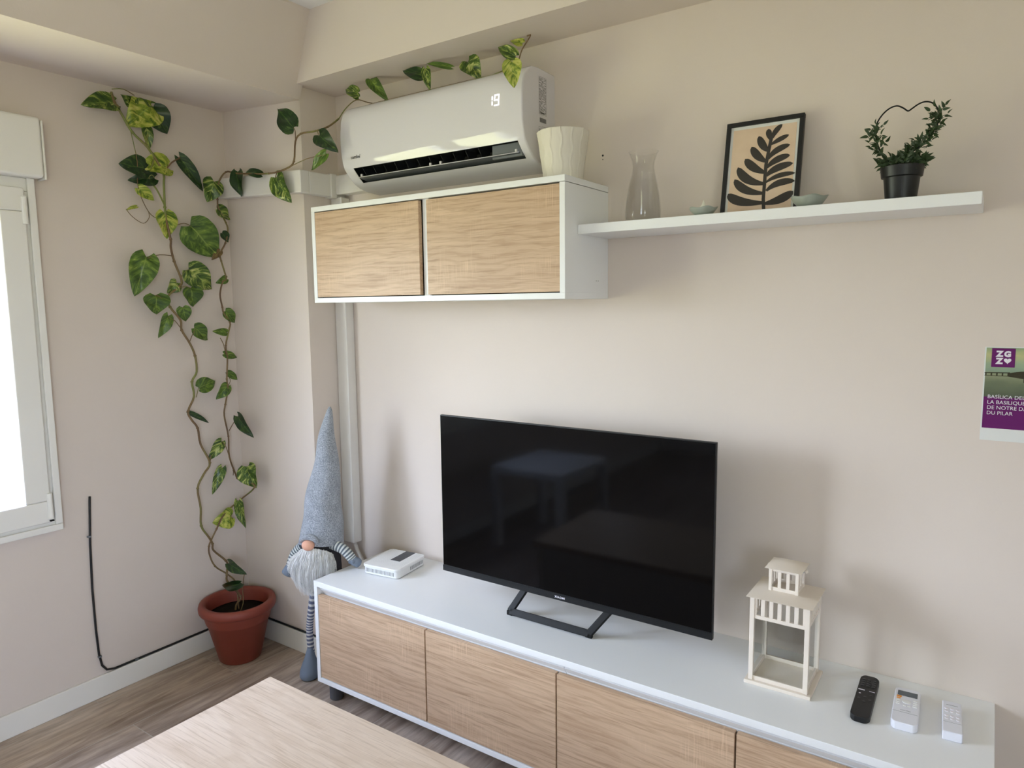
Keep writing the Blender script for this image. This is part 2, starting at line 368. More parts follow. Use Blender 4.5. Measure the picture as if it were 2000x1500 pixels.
# ------------------------------------------------------------------ room shell
b = MB(); b.box(-.35, ROOM_X, ROOM_Y, .2, -.12, 0); struct('floor', b, M['floor'])
b = MB(); b.box(-.3, ROOM_X, ROOM_Y, .15, CEIL, CEIL + .15); struct('ceiling', b, M['ceiling'])
b = MB(); b.box(-.3, ROOM_X + .15, 0, .2, 0, CEIL); struct('wall_back', b, M['wall'])
b = MB(); ys = [0.0, W1[1], W1[0], W2[1], W2[0], ROOM_Y]
b.box(-.09, 0, W1[1], .0, 0, CEIL); b.box(-.09, 0, W2[1], W1[0], 0, CEIL); b.box(-.09, 0, ROOM_Y, W2[0], 0, CEIL)
b.box(-.09, 0, W1[0], W1[1], 0, W1[2]); b.box(-.09, 0, W1[0], W1[1], W1[3], CEIL)
b.box(-.09, 0, W2[0], W2[1], W2[3], CEIL); b.box(-.09, 0, W2[0], W2[1], 0, W2[2])
struct('wall_left', b, M['wall'])
b = MB(); q = (ROOM_X, ROOM_X + .12); b.box(*q, W3[1], .0, 0, CEIL); b.box(*q, ROOM_Y, W3[0], 0, CEIL); b.box(*q, W3[0], W3[1], 0, W3[2]); b.box(*q, W3[0], W3[1], W3[3], CEIL)
struct('wall_right', b, M['rear'])
b = MB(); b.box(-.3, ROOM_X + .15, ROOM_Y - .15, ROOM_Y, 0, CEIL); struct('wall_front', b, M['rear'])
b = MB(); b.box(0, .495, -.179, 0, 0, 2.312); struct('wall_corner', b, M['wall'])
# dropped beams: left one leans slightly, as built
b = MB(); y0, y1 = ROOM_Y, -.179
b.hexa([(0, y0, 2.258), (.497, y0, 2.258), (.497, y1, 2.258), (0, y1, 2.290)], [(0, y0, CEIL), (.53, y0, CEIL), (.605, y1, CEIL), (0, y1, CEIL)])
struct('wall_beam_left', b, M['wall'])
b = MB(); b.box(.2, ROOM_X, -.2064, 0, 2.309, CEIL); struct('wall_beam_back', b, M['wall'])
H_ = .085
b = MB(); b.box(0, .012, ROOM_Y, -.18, 0, H_); struct('baseboard_left', b, M['skirt'], bevel=.003)
b = MB(); b.box(.0, .507, -.191, -.179, 0, H_ + .005); b.box(.495, .507, -.179, 0, 0, H_ + .005); struct('baseboard_corner', b, M['skirt'], bevel=.003)
b = MB(); b.box(.5, ROOM_X, -.012, 0, 0, H_); struct('baseboard_back', b, M['skirt'], bevel=.003)

# ------------------------------------------------------------------ windows
def window(name, W, nsash, box=True, flip=False):
    y0, y1, z0, z1 = W
    fr = MB(); T = .028
    # outer frame with opening rim
    for a0, a1, c0, c1 in ((y0, y1, z0, z0 + .045), (y0, y1, z1 - .045, z1), (y0, y0 + .045, z0 + .045, z1 - .045), (y1 - .045, y1, z0 + .045, z1 - .045)):
        fr.box(-.07, .018, a0, a1, c0, c1)
    # flat trim on the wall face
    for a0, a1, c0, c1 in ((y0 - .001, y1 + .001, z0 - .001, z0 + .022), (y0 - .001, y0 + .022, z0 + .0225, z1), (y1 - .022, y1 + .001, z0 + .0225, z1)):
        fr.box(.0181, .030, a0, a1, c0, c1)
    root = struct(name, fr, M['pvc'], bevel=.003)
    wy = (y1 - y0 - .07) / nsash
    for i in range(nsash):
        a = y0 + .035 + i * wy; c = a + wy; s = .078
        m = MB(); zz0, zz1 = z0 + .035, z1 - .035
        m.box(-.045, .034, a, c, zz0, zz0 + s); m.box(-.045, .034, a, c, zz1 - s, zz1); m.box(-.045, .034, a, a + s, zz0 + s, zz1 - s); m.box(-.045, .034, c - s, c, zz0 + s, zz1 - s)
        so = obj('window_sash', m, M['pvc'], root, bevel=.005)
        g = MB(); g.box(-.012, -.006, a + s, c - s, zz0 + s, zz1 - s); obj('window_pane', g, M['pane'], so)
        h = MB(); side = c - .004 if i == nsash - 1 else a + .004
        for zc in (zz0 + .06, zz1 - .075):
            h.tube([(.036, side, zc - .045), (.036, side, zc + .045)], .0085, 10)
        obj_split('hinge', h, M['pvc'], so, smooth=False)
        d = MB(); d.box(.0355, .0455, side - .006, side + .006, zz0 + .006, zz0 + .010); obj('hinge_gap', d, M['dark'], so)
    if box:
        m = MB(); m.box(0, .062, y0 - .02, y1 + .022, z1, z1 + .2); bx = obj('shutter_box', m, M['pvc'], root, bevel=.012, seg=3)
        m = MB(); m.box(-.001, .058, y1 + .0225, y1 + .030, z1 - .004, z1 + .192); obj('end_cap', m, M['pvc'], bx, bevel=.003)
    if flip:   # same unit, facing the other way, for the added right-hand fill window
        for o in [root] + list(root.children_recursive):
            for v in o.data.vertices: v.co.x = ROOM_X - v.co.x
            o.data.flip_normals()
    return root
window('window_1', W1, 2)
window('window_2', W2, 2)
window('added_fill_window', W3, 2, flip=True)  # unseen opening, added to let in fill light for the left wall

# ------------------------------------------------------------------ low television cabinet
LX, RX, D, H0, H1 = .7237, 2.7918, .40, .0798, .4696
cab = thing('tv_cabinet', 'long low white cabinet with four wood-look doors under the television', 'cabinet', ((LX + RX) / 2, -.2, 0))
b = MB(); b.box(LX, RX, -D, 0, H1 - .020, H1); obj('top', b, M['white'], cab, bevel=.0012)
b = MB(); b.box(LX, LX + .018, -D, 0, H0, H1 - .020); b.box(RX - .018, RX, -D, 0, H0, H1 - .020)
b.box(LX + .0182, RX - .0182, -D, -.001, H0, H0 + .018); b.box(LX + .019, RX - .019, -.012, -.004, H0 + .019, H1 - .03)
for x in (1.2615, 1.7797, 2.2745): b.box(x - .009, x + .009, -D + .03, -.01, H0 + .02, H1 - .03)
obj('carcass', b, M['white'], cab, bevel=.001)
for a, c in ((LX + .018, 1.7787), (1.7807, RX - .018)):
    b = MB(); b.box(a, c, -D + .026, -D + .042, .41, H1 - .0205)
    b.add([(a, -D + .012, .438), (c, -D + .012, .438), (c, -D + .026, .4185), (a, -D + .026, .4185), (a, -D + .03, .4485), (c, -D + .03, .4485)], [(0, 1, 2, 3), (0, 4, 5, 1), (3, 2, 5, 4), (0, 3, 4), (1, 5, 2)])
    obj('handle_rail', b, M['white'], cab)
dz0, dz1 = H0 + .021, .4185
edges = [(LX + .0195, 1.2595), (1.2645, 1.757), (1.762, 2.268), (2.273, RX - .0195)]
for i, (a, c) in enumerate(edges):
    b = MB(); b.box(a, c, -D + .002, -D + .019, dz0, dz1); obj('door', b, oak('sonoma_oak_low_door_%d' % i, 'x', seed=1.7 * i + .4), cab, bevel=.0008)
b = MB(); b.box(LX + .019, RX - .019, -D + .020, -D + .024, dz0, dz1 - .02); obj('door_gap', b, M['dark'], cab)
for x in (.762, 1.75, 2.74):
    for y in (-.345, -.05):
        b = MB(); b.lathe([(.024, 0), (.026, .004), (.026, .06), (.030, .068), (.030, H0)], (x, y, 0), 24); obj('foot', b, M['greyplastic'] if y > -.1 else plain('grey_foot_plastic', S(78, 78, 82), .5), cab, smooth=False)

# ------------------------------------------------------------------ wall cabinet
ux0, ux1, uz0, uz1, UD = .643, 1.7196, 1.4843, 1.833, .2714
wc = thing('wall_cabinet', 'white wall cabinet with two wood-look doors hung under the air conditioner', 'cabinet', ((ux0 + ux1) / 2, -UD / 2, uz0))
b = MB(); b.box(ux0, ux1, -UD, 0, uz1 - .018, uz1); b.box(ux0, ux1, -UD, 0, uz0, uz0 + .018)
b.box(ux0, ux0 + .018, -UD, 0, uz0 + .018, uz1 - .018); b.box(ux1 - .018, ux1, -UD, 0, uz0 + .018, uz1 - .0195); b.box(ux0 + .019, ux1 - .019, -.01, -.004, uz0 + .019, uz1 - .020)
obj('carcass', b, M['white'], wc, bevel=.0008)
b = MB(); b.box(1.172, 1.198, -UD + .016, -.01, uz0 + .018, uz1 - .018); obj('divider', b, M['white'], wc, bevel=.001)
b = MB(); b.box(ux0 + .018, ux1 - .018, -UD + .024, -UD + .028, uz0 + .018, uz1 - .018); obj('inner_shadow_gap', b, M['dark'], wc)
b = MB(); b.box(ux0 + .0195, 1.168, -UD + .000, -UD + .016, uz0 + .021, uz1 - .0215); obj('door', b, oak('sonoma_oak_wall_door_a', 'x', seed=9.1), wc, bevel=.0008)
b = MB(); b.box(1.1995, ux1 - .0195, -UD + .003, -UD + .019, uz0 + .021, uz1 - .0225); obj('door', b, oak('sonoma_oak_wall_door_b', 'x', seed=5.2), wc, bevel=.0008)
b = MB()
for y in (-.080, -.068): b.lathe([(.0012, 0), (.0012, .0006)], (0, 0, 0), 8); b.xf(Matrix.Translation((ux1, y, uz0 + .055)) @ Matrix.Rotation(PI / 2, 4, 'Y'), len(b.v) - 16)
obj_split('screw_hole', b, M['ink'], wc)

# ------------------------------------------------------------------ shelf
sh = MB(); sh.box(ux1 + .0005, 2.7045, -.1977, 0, 1.672, 1.6993)
so = obj('wall_shelf', sh, M['white'], bevel=.0015); tag(so, 'long white floating shelf to the right of the wall cabinet', 'shelf'); LOC[so.name] = Vector((0, 0, 0))
SZ = 1.6993

# ------------------------------------------------------------------ television
TX0, TX1, TZ0, TZ1, TY = 1.194, 2.1493, .5498, 1.0993, -.217
tv = thing('television', 'large black flat screen television on the low white cabinet', 'television', (1.67, -.2, H1))
b = MB(); b.box(TX0, TX1, TY, TY + .012, TZ0, TZ1); b.box(TX0 + .08, TX1 - .08, TY + .012, TY + .06, TZ0 + .02, TZ0 + .36); b.box(TX0 + .01, TX1 - .01, TY + .012, TY + .028, TZ0 + .0, TZ1 - .03); obj('casing', b, M['black'], tv, bevel=.0015)
b = MB(); b.box(TX0 + .003, TX1 - .003, TY - .0012, TY, TZ0 + .022, TZ1 - .003); obj('screen', b, M['screen'], tv)
b = MB(); b.box(TX0, TX1, TY - .0018, TY, TZ0, TZ0 + .0195); obj('lower_bezel', b, plain('tv_chin', S(24, 25, 27), .4, .3), tv)
Mt = Matrix.Translation((1.667, TY - .0022, TZ0 + .0065)) @ Matrix.Rotation(PI / 2, 4, 'X')
obj('logo', text_mb('XIAOMI', .0095, Mt, align='CENTER', spacing=1.15, bold=.0002), M['whiteink'], tv)
def bar_loop(pts, w, t, mb):
    mb.tube(pts, w, 4, cap=True); return mb
b = MB()
def flatbar(mb, p, q, wdt, th, n):
    p, q = Vector(p), Vector(q); d = (q - p).normalized(); s = d.cross(n).normalized() * wdt / 2; t = Vector(n).normalized() * th / 2
    mb.hexa([p - s - t, p + s - t, p + s + t, p - s + t], [q - s - t, q + s - t, q + s + t, q - s + t])
for sgn in (1,):
    b = MB(); yb = -.243 if sgn > 0 else -.13; yt = TY + .02 if sgn > 0 else TY + .035
    A, B_ = (1.495, yb, H1 + .0125), (1.783, yb, H1 + .0125); A2, B2 = (1.532, yt, TZ0 + .01), (1.838, yt, TZ0 + .01)
    if sgn < 0: A, B_, A2, B2 = (1.56, yb, H1 + .009), (1.76, yb, H1 + .009), (1.58, yt, TZ0 + .02), (1.74, yt, TZ0 + .02)
    nv = (Vector(A2) - Vector(A)).cross(Vector((1, 0, 0)))
    for p, q in ((A, B_), (A, A2), (B_, B2)): flatbar(b, p, q, .022, .012, nv)
    for p in (A, B_): b.box(p[0] - .011, p[0] + .011, p[1] - .006, p[1] + .006, H1 + .0005, H1 + .016)
    b.box(1.56, 1.80, TY + .013, TY + .05, TZ0 - .004, TZ0 + .03)
    obj('stand', b, M['blackmetal'], tv, bevel=.002)

# ------------------------------------------------------------------ air conditioner
ac = thing('air_conditioner', 'white split air conditioner unit showing 19 high on the wall', 'air conditioner', (1.125, -.1, 1.9))
AX0, AX1 = .722, 1.525
prof = [(0, 2.203), (-.10, 2.204), (-.135, 2.199), (-.158, 2.187), (-.176, 2.167), (-.186, 2.14), (-.191, 2.10), (-.192, 2.06), (-.189, 2.02), (-.181, 1.985), (-.1755, 1.972), (-.150, 1.944), (-.128, 1.926), (-.10, 1.912), (-.06, 1.903), (0, 1.90)]
iS0, iS1 = 10, 12
cav = [(-.1755, 1.972), (-.135, 1.982), (-.085, 1.972), (-.075, 1.945), (-.100, 1.925), (-.128, 1.926)]
S0, S1 = AX0 + .050, AX1 - .028
def sweep(mb, pr, x0, x1):
    n = len(pr); mb.add([(x0, y, z) for y, z in pr] + [(x1, y, z) for y, z in pr], [(i, i + 1, n + i + 1, n + i) for i in range(n - 1)])
b = MB(); sweep(b, prof, AX0, S0); sweep(b, prof, S1, AX1); sweep(b, prof[:iS0 + 1], S0, S1); sweep(b, prof[iS1:], S0, S1)
n = len(prof); b.add([(AX0, y, z) for y, z in prof], [tuple(range(n))]); b.add([(AX1, y, z) for y, z in prof], [tuple(range(n))])
bo = obj('body', b, M['gloss'], ac, smooth=False)
bm = bmesh.new(); bm.from_mesh(bo.data); bmesh.ops.remove_doubles(bm, verts=bm.verts, dist=1e-5); bmesh.ops.recalc_face_normals(bm, faces=bm.faces)
for f in bm.faces: f.smooth = len(f.verts) == 4
bm.to_mesh(bo.data); bm.free()
bv = bo.modifiers.new('bevel', 'BEVEL'); bv.width = .006; bv.segments = 3; bv.limit_method = 'ANGLE'; bv.angle_limit = math.radians(60)
bo.modifiers.new('wn', 'WEIGHTED_NORMAL')
b = MB(); sweep(b, cav, S0, S1); k = len(cav); b.add([(S0, y, z) for y, z in cav], [tuple(range(k))]); b.add([(S1, y, z) for y, z in cav], [tuple(range(k))])
ou = obj('air_outlet', b, M['outlet'], ac)
b = MB()
for i in range(11):
    x = S0 + .03 + i * .053; b.add([(x, -.160, 1.972), (x, -.095, 1.975), (x, -.105, 1.93), (x, -.13, 1.935), (x + .002, -.160, 1.972), (x + .002, -.095, 1.975), (x + .002, -.105, 1.93), (x + .002, -.13, 1.935)], [(0, 1, 2, 3), (4, 7, 6, 5), (0, 3, 7, 4)])
obj_split('fin', b, plain('dark_fins', S(38, 40, 44), .4, .5), ou)
b = MB(); b.box(S1 - .115, S1 - .001, -.150, -.140, 1.932, 1.974); obj('motor_cover', b, M['greyplastic'], ou)
b = MB(); b.hexa([(S0 + .008, -.158, 1.940), (S1 - .008, -.158, 1.940), (S1 - .008, -.112, 1.930), (S0 + .008, -.112, 1.930)], [(S0 + .008, -.158, 1.9425), (S1 - .008, -.158, 1.9425), (S1 - .008, -.112, 1.9335), (S0 + .008, -.112, 1.9335)])
obj('louver', b, plain('louver_grey', S(84, 88, 92), .2, .5), ac, bevel=.001)
b = MB(); b.tube([(S0 + .009, -.1585, 1.9415), (S1 - .009, -.1585, 1.9415)], .0014, 8); obj('louver_edge', b, M['gloss'], ac, smooth=True)
b = MB()
for x in (S0 + .02, (S0 + S1) / 2 - .01, (S0 + S1) / 2 + .035, S1 - .02):
    b.box(x - .004, x + .004, -.158, -.150, 1.943, 1.953)
obj_split('louver_clip', b, M['gloss'], ac, bevel=.002)
# display digits and name, laid on the curved front
def front_y(z):
    for (ya, za), (yb, zb) in zip(prof, prof[1:]):
        if zb <= z <= za and za > zb: return ya + (yb - ya) * (za - z) / (za - zb)
    return -.19
def on_front(mb, off=.0008):
    mb.v = [(x, front_y(z) - off, z) for x, y, z in mb.v]; return mb
b = MB()
def seg7(mb, ch, x, z, w, h, t):
    S7 = {'1': 'bc', '9': 'abcdfg'}[ch]
    R_ = {'a': (x, x + w, z + h - t, z + h), 'g': (x, x + w, z + h / 2 - t / 2, z + h / 2 + t / 2), 'd': (x, x + w, z, z + t), 'b': (x + w - t, x + w, z + h / 2 + t * .7, z + h - t), 'c': (x + w - t, x + w, z + t, z + h / 2 - t * .7), 'f': (x, x + t, z + h / 2 + t * .7, z + h - t)}
    for s_ in S7:
        x0, x1, z0, z1 = R_[s_]; mb.add([(x0, 0, z0), (x1, 0, z0), (x1, 0, z1), (x0, 0, z1)], [(0, 1, 2, 3)])
seg7(b, '1', 1.405, 2.083, .010, .034, .0034); seg7(b, '9', 1.421, 2.083, .019, .034, .0034)
obj('display', on_front(b), M['led'], ac)
b = text_mb("comfee'", .016, Matrix.Translation((.772, -.19, 2.003)) @ Matrix.Rotation(PI / 2, 4, 'X'), bold=.0003)
obj('logo', on_front(b), M['ink'], ac)
b = MB(); X = AX1 + .0006
def lq(y0, y1, z0, z1): b.add([(X, y0, z0), (X, y1, z0), (X, y1, z1), (X, y0, z1)], [(0, 1, 2, 3)])
def frame_q(y0, y1, z0, z1, t=.0007): lq(y0, y1, z0, z0 + t); lq(y0, y1, z1 - t, z1); lq(y0, y0 + t, z0, z1); lq(y1 - t, y1, z0, z1)
frame_q(-.096, -.052, 2.064, 2.178)
rs = random.Random(3)
for r in range(30):
    z = 2.174 - r * .0036; y = -.094
    while y < -.056:
        l_ = rs.uniform(.003, .010)
        if rs.random() < .8: lq(y, min(y + l_, -.054), z - .0014, z)
        y += l_ + .0016
for r in range(16): lq(-.092 + r * .0024, -.0912 + r * .0024 + .0006 * (r % 2), 2.040, 2.054)
frame_q(-.098, -.086, 1.998, 2.026); frame_q(-.080, -.052, 1.992, 2.028); 
for r in range(5): lq(-.095, -.089, 2.001 + r * .004, 2.003 + r * .004)
b.add([(X, -.072, 1.998), (X, -.058, 1.998), (X, -.065, 2.014)], [(0, 1, 2)])
Ml = Matrix(((0, 0, 1, X), (1, 0, 0, -.088), (0, 1, 0, 2.067), (0, 0, 0, 1)))
text_mb("comfee'", .008, Ml, b, bold=.0003)
obj('rating_label', b, M['ink'], ac)

# ------------------------------------------------------------------ cable trunking
tr = thing('cable_trunking', 'white plastic trunking running from the corner wall down beside the cabinet', 'trunking', (.53, -.02, 1.0))
b = MB(); b.hexa([(.002, -.222, 1.930), (.532, -.222, 1.905), (.532, -.179, 1.905), (.002, -.179, 1.930)], [(.002, -.222, 2.012), (.532, -.222, 1.990), (.532, -.179, 1.990), (.002, -.179, 2.012)])
obj('horizontal_duct', b, M['trunk'], tr, bevel=.004)
b = MB(); b.box(.4955, .532, -.1785, -.001, 1.905, 1.990); b.box(.532, .72, -.05, -.001, 1.915, 1.99); obj('side_duct', b, M['trunk'], tr, bevel=.004)
b = MB(); b.box(.490, .5375, -.06, -.002, 1.900, 1.995) if False else b.box(.4975, .5375, -.075, -.045, 1.900, 1.995); obj('joint_sleeve', b, M['trunk'], tr, bevel=.003)
b = MB(); b.box(.4975, .560, -.046, -.001, .475, 1.905); obj('vertical_duct', b, M['trunk'], tr, bevel=.004)
b = MB(); b.tube([(.535, -.022, .48), (.55, -.022, .44), (.575, -.02, .40), (.60, -.02, .33), (.60, -.02, .25)], .008, 10); obj('pipe', b, M['trunk'], tr, smooth=True)

# ------------------------------------------------------------------ black cable along the left wall
pts = [(.0055, -.8241, .78), (.0055, -.826, .76), (.0055, -.836, .60), (.0055, -.841, .43), (.0055, -.84, .27), (.0055, -.836, .17), (.0055, -.828, .122), (.0055, -.812, .098), (.0055, -.785, .0905), (.0055, -.72, .0905), (.0055, -.6, .0905), (.0055, -.3, .0905), (.0055, -.19, .0905), (.012, -.185, .0955), (.10, -.1845, .0955), (.3, -.1845, .0955), (.49, -.1845, .0955)]
b = MB(); b.tube(pts, .0042, 8)
co = obj('black_cable', b, plain('black_cable_rubber', S(22, 22, 24), .5), smooth=True); tag(co, 'thin black cable hanging down the left wall and along the baseboard', 'cable')
b = MB()
for y, z in ((-.838, .63), (-.834, .16), (-.70, .0905)): b.box(.0015, .0105, y - .006, y + .006, z - .003, z + .003)
obj_split('cable_clip', b, M['greyplastic'], co)

# ------------------------------------------------------------------ coffee table
ct = thing('coffee_table', 'pale wood-look coffee table top in front of the cabinet', 'table', (1.63, -1.17, 0))
b = MB(); b.box(1.132, 2.13, -1.45, -.893, .425, .45); obj('tabletop', b, oak('sonoma_oak_table', 'x', light=S(222, 202, 182), dark=S(188, 162, 136), seed=3.3, saws=.15, rough=.36), ct, bevel=.0012)
b = MB(); b.box(1.15, 1.17, -1.43, -.91, 0, .425); b.box(2.09, 2.11, -1.43, -.91, 0, .425); b.box(1.17, 2.09, -1.43, -.91, .12, .14); b.box(1.17, 2.09, -.93, -.912, .14, .425)
obj('base', b, M['white'], ct, bevel=.001)
# small white side table, seen in the television
st = thing('side_table', 'small white side table mirrored in the television screen', 'table', (.5, -2.05, 0))
b = MB(); b.box(.26, .76, -2.35, -1.78, .46, .50); obj('tabletop', b, M['white'], st, bevel=.002)
for x in (.26, .71):
    for y in (-2.35, -1.83): b = MB(); b.box(x, x + .05, y, y + .05, 0, .46); obj('leg', b, M['white'], st, bevel=.002)

# ------------------------------------------------------------------ big pothos
# vine paths, leaves (base, tip, width, facing, colour kind), petioles, wire hoop and print outlines, in metres
VINES=[([(0.132, -0.33, 0.309), (0.06, -0.32, 0.326), (0.07, -0.381, 0.383), (0.055, -0.394, 0.435), (0.055, -0.394, 0.471), (0.055, -0.381, 0.496), (0.055, -0.354, 0.536), (0.055, -0.312, 0.592), (0.033, -0.215, 0.629), (0.169, -0.245, 0.701), (0.168, -0.245, 0.723), (0.068, -0.245, 0.73), (0.03, -0.23, 0.737), (0.055, -0.275, 0.834), (0.055, -0.274, 0.923), (0.055, -0.288, 1.014), (0.055, -0.28, 1.061), (0.055, -0.264, 1.125), (0.055, -0.266, 1.169), (0.055, -0.258, 1.256), (0.055, -0.262, 1.311), (0.055, -0.243, 1.375), (0.055, -0.236, 1.408), (0.055, -0.263, 1.447), (0.055, -0.268, 1.473), (0.055, -0.275, 1.526), (0.055, -0.259, 1.58), (0.055, -0.242, 1.593), (0.055, -0.261, 1.665), (0.055, -0.264, 1.696), (0.055, -0.237, 1.74), (0.055, -0.222, 1.794), (0.055, -0.229, 1.825), (0.055, -0.259, 1.881), (0.055, -0.262, 1.916), (0.055, -0.255, 1.979), (0.097, -0.245, 2.025), (0.179, -0.245, 2.01), (0.375, -0.245, 1.988), (0.484, -0.245, 1.995), (0.527, -0.245, 2.016), (0.541, -0.245, 2.087), (0.575, -0.245, 2.11), (0.643, -0.245, 2.108), (0.67, -0.2, 2.129), (0.655, -0.13, 2.175)], 0.0028), ([(0.178, -0.34, 0.26), (0.076, -0.33, 0.297), (0.072, -0.33, 0.328), (0.055, -0.314, 0.36), (0.055, -0.32, 0.385), (0.055, -0.374, 0.447), (0.055, -0.377, 0.477), (0.055, -0.392, 0.51), (0.055, -0.423, 0.568), (0.055, -0.42, 0.642), (0.055, -0.428, 0.729), (0.055, -0.397, 0.783), (0.055, -0.367, 0.825), (0.055, -0.403, 0.909), (0.055, -0.412, 0.979), (0.055, -0.436, 1.017), (0.055, -0.449, 1.053), (0.055, -0.419, 1.112), (0.055, -0.424, 1.172), (0.055, -0.401, 1.212), (0.055, -0.404, 1.277), (0.055, -0.424, 1.33), (0.055, -0.454, 1.383), (0.055, -0.457, 1.424), (0.055, -0.496, 1.475), (0.055, -0.504, 1.515), (0.055, -0.453, 1.556), (0.055, -0.442, 1.582), (0.055, -0.467, 1.655), (0.055, -0.477, 1.705), (0.055, -0.476, 1.74), (0.055, -0.488, 1.808), (0.055, -0.491, 1.861), (0.055, -0.489, 1.948), (0.055, -0.49, 1.994), (0.055, -0.54, 2.074), (0.055, -0.597, 2.122), (0.055, -0.632, 2.179), (0.055, -0.655, 2.217), (0.055, -0.665, 2.254)], 0.0036), ([(0.055, -0.49, 1.866), (0.055, -0.519, 1.925), (0.055, -0.548, 1.967), (0.055, -0.523, 2.039), (0.055, -0.549, 2.091), (0.055, -0.523, 2.153)], 0.0025), ([(0.055, -0.604, 2.128), (0.055, -0.587, 2.02), (0.055, -0.59, 1.922), (0.055, -0.557, 1.838), (0.055, -0.518, 1.815), (0.055, -0.492, 1.835)], 0.0015), ([(0.055, -0.641, 1.839), (0.055, -0.619, 1.813), (0.055, -0.58, 1.792), (0.055, -0.556, 1.815), (0.055, -0.557, 1.84)], 0.0013), ([(0.655, -0.13, 2.175), (0.661, -0.1, 2.217), (0.72, -0.1, 2.239), (0.784, -0.1, 2.219), (0.888, -0.1, 2.193), (1.036, -0.1, 2.212), (1.262, -0.1, 2.206), (1.408, -0.1, 2.219), (1.449, -0.1, 2.235), (1.467, -0.1, 2.268), (1.496, -0.1, 2.299), (1.498, -0.1, 2.313), (1.485, -0.1, 2.332)], 0.002), ([(0.055, -0.415, 2.06), (0.055, -0.452, 2.035), (0.055, -0.486, 1.995)], 0.0025), ([(0.208, -0.35, 0.241), (0.21, -0.35, 0.304), (0.227, -0.35, 0.37)], 0.0018), ([(0.05, -0.273, 1.126), (0.055, -0.25, 1.157), (0.055, -0.258, 1.18)], 0.0012)]
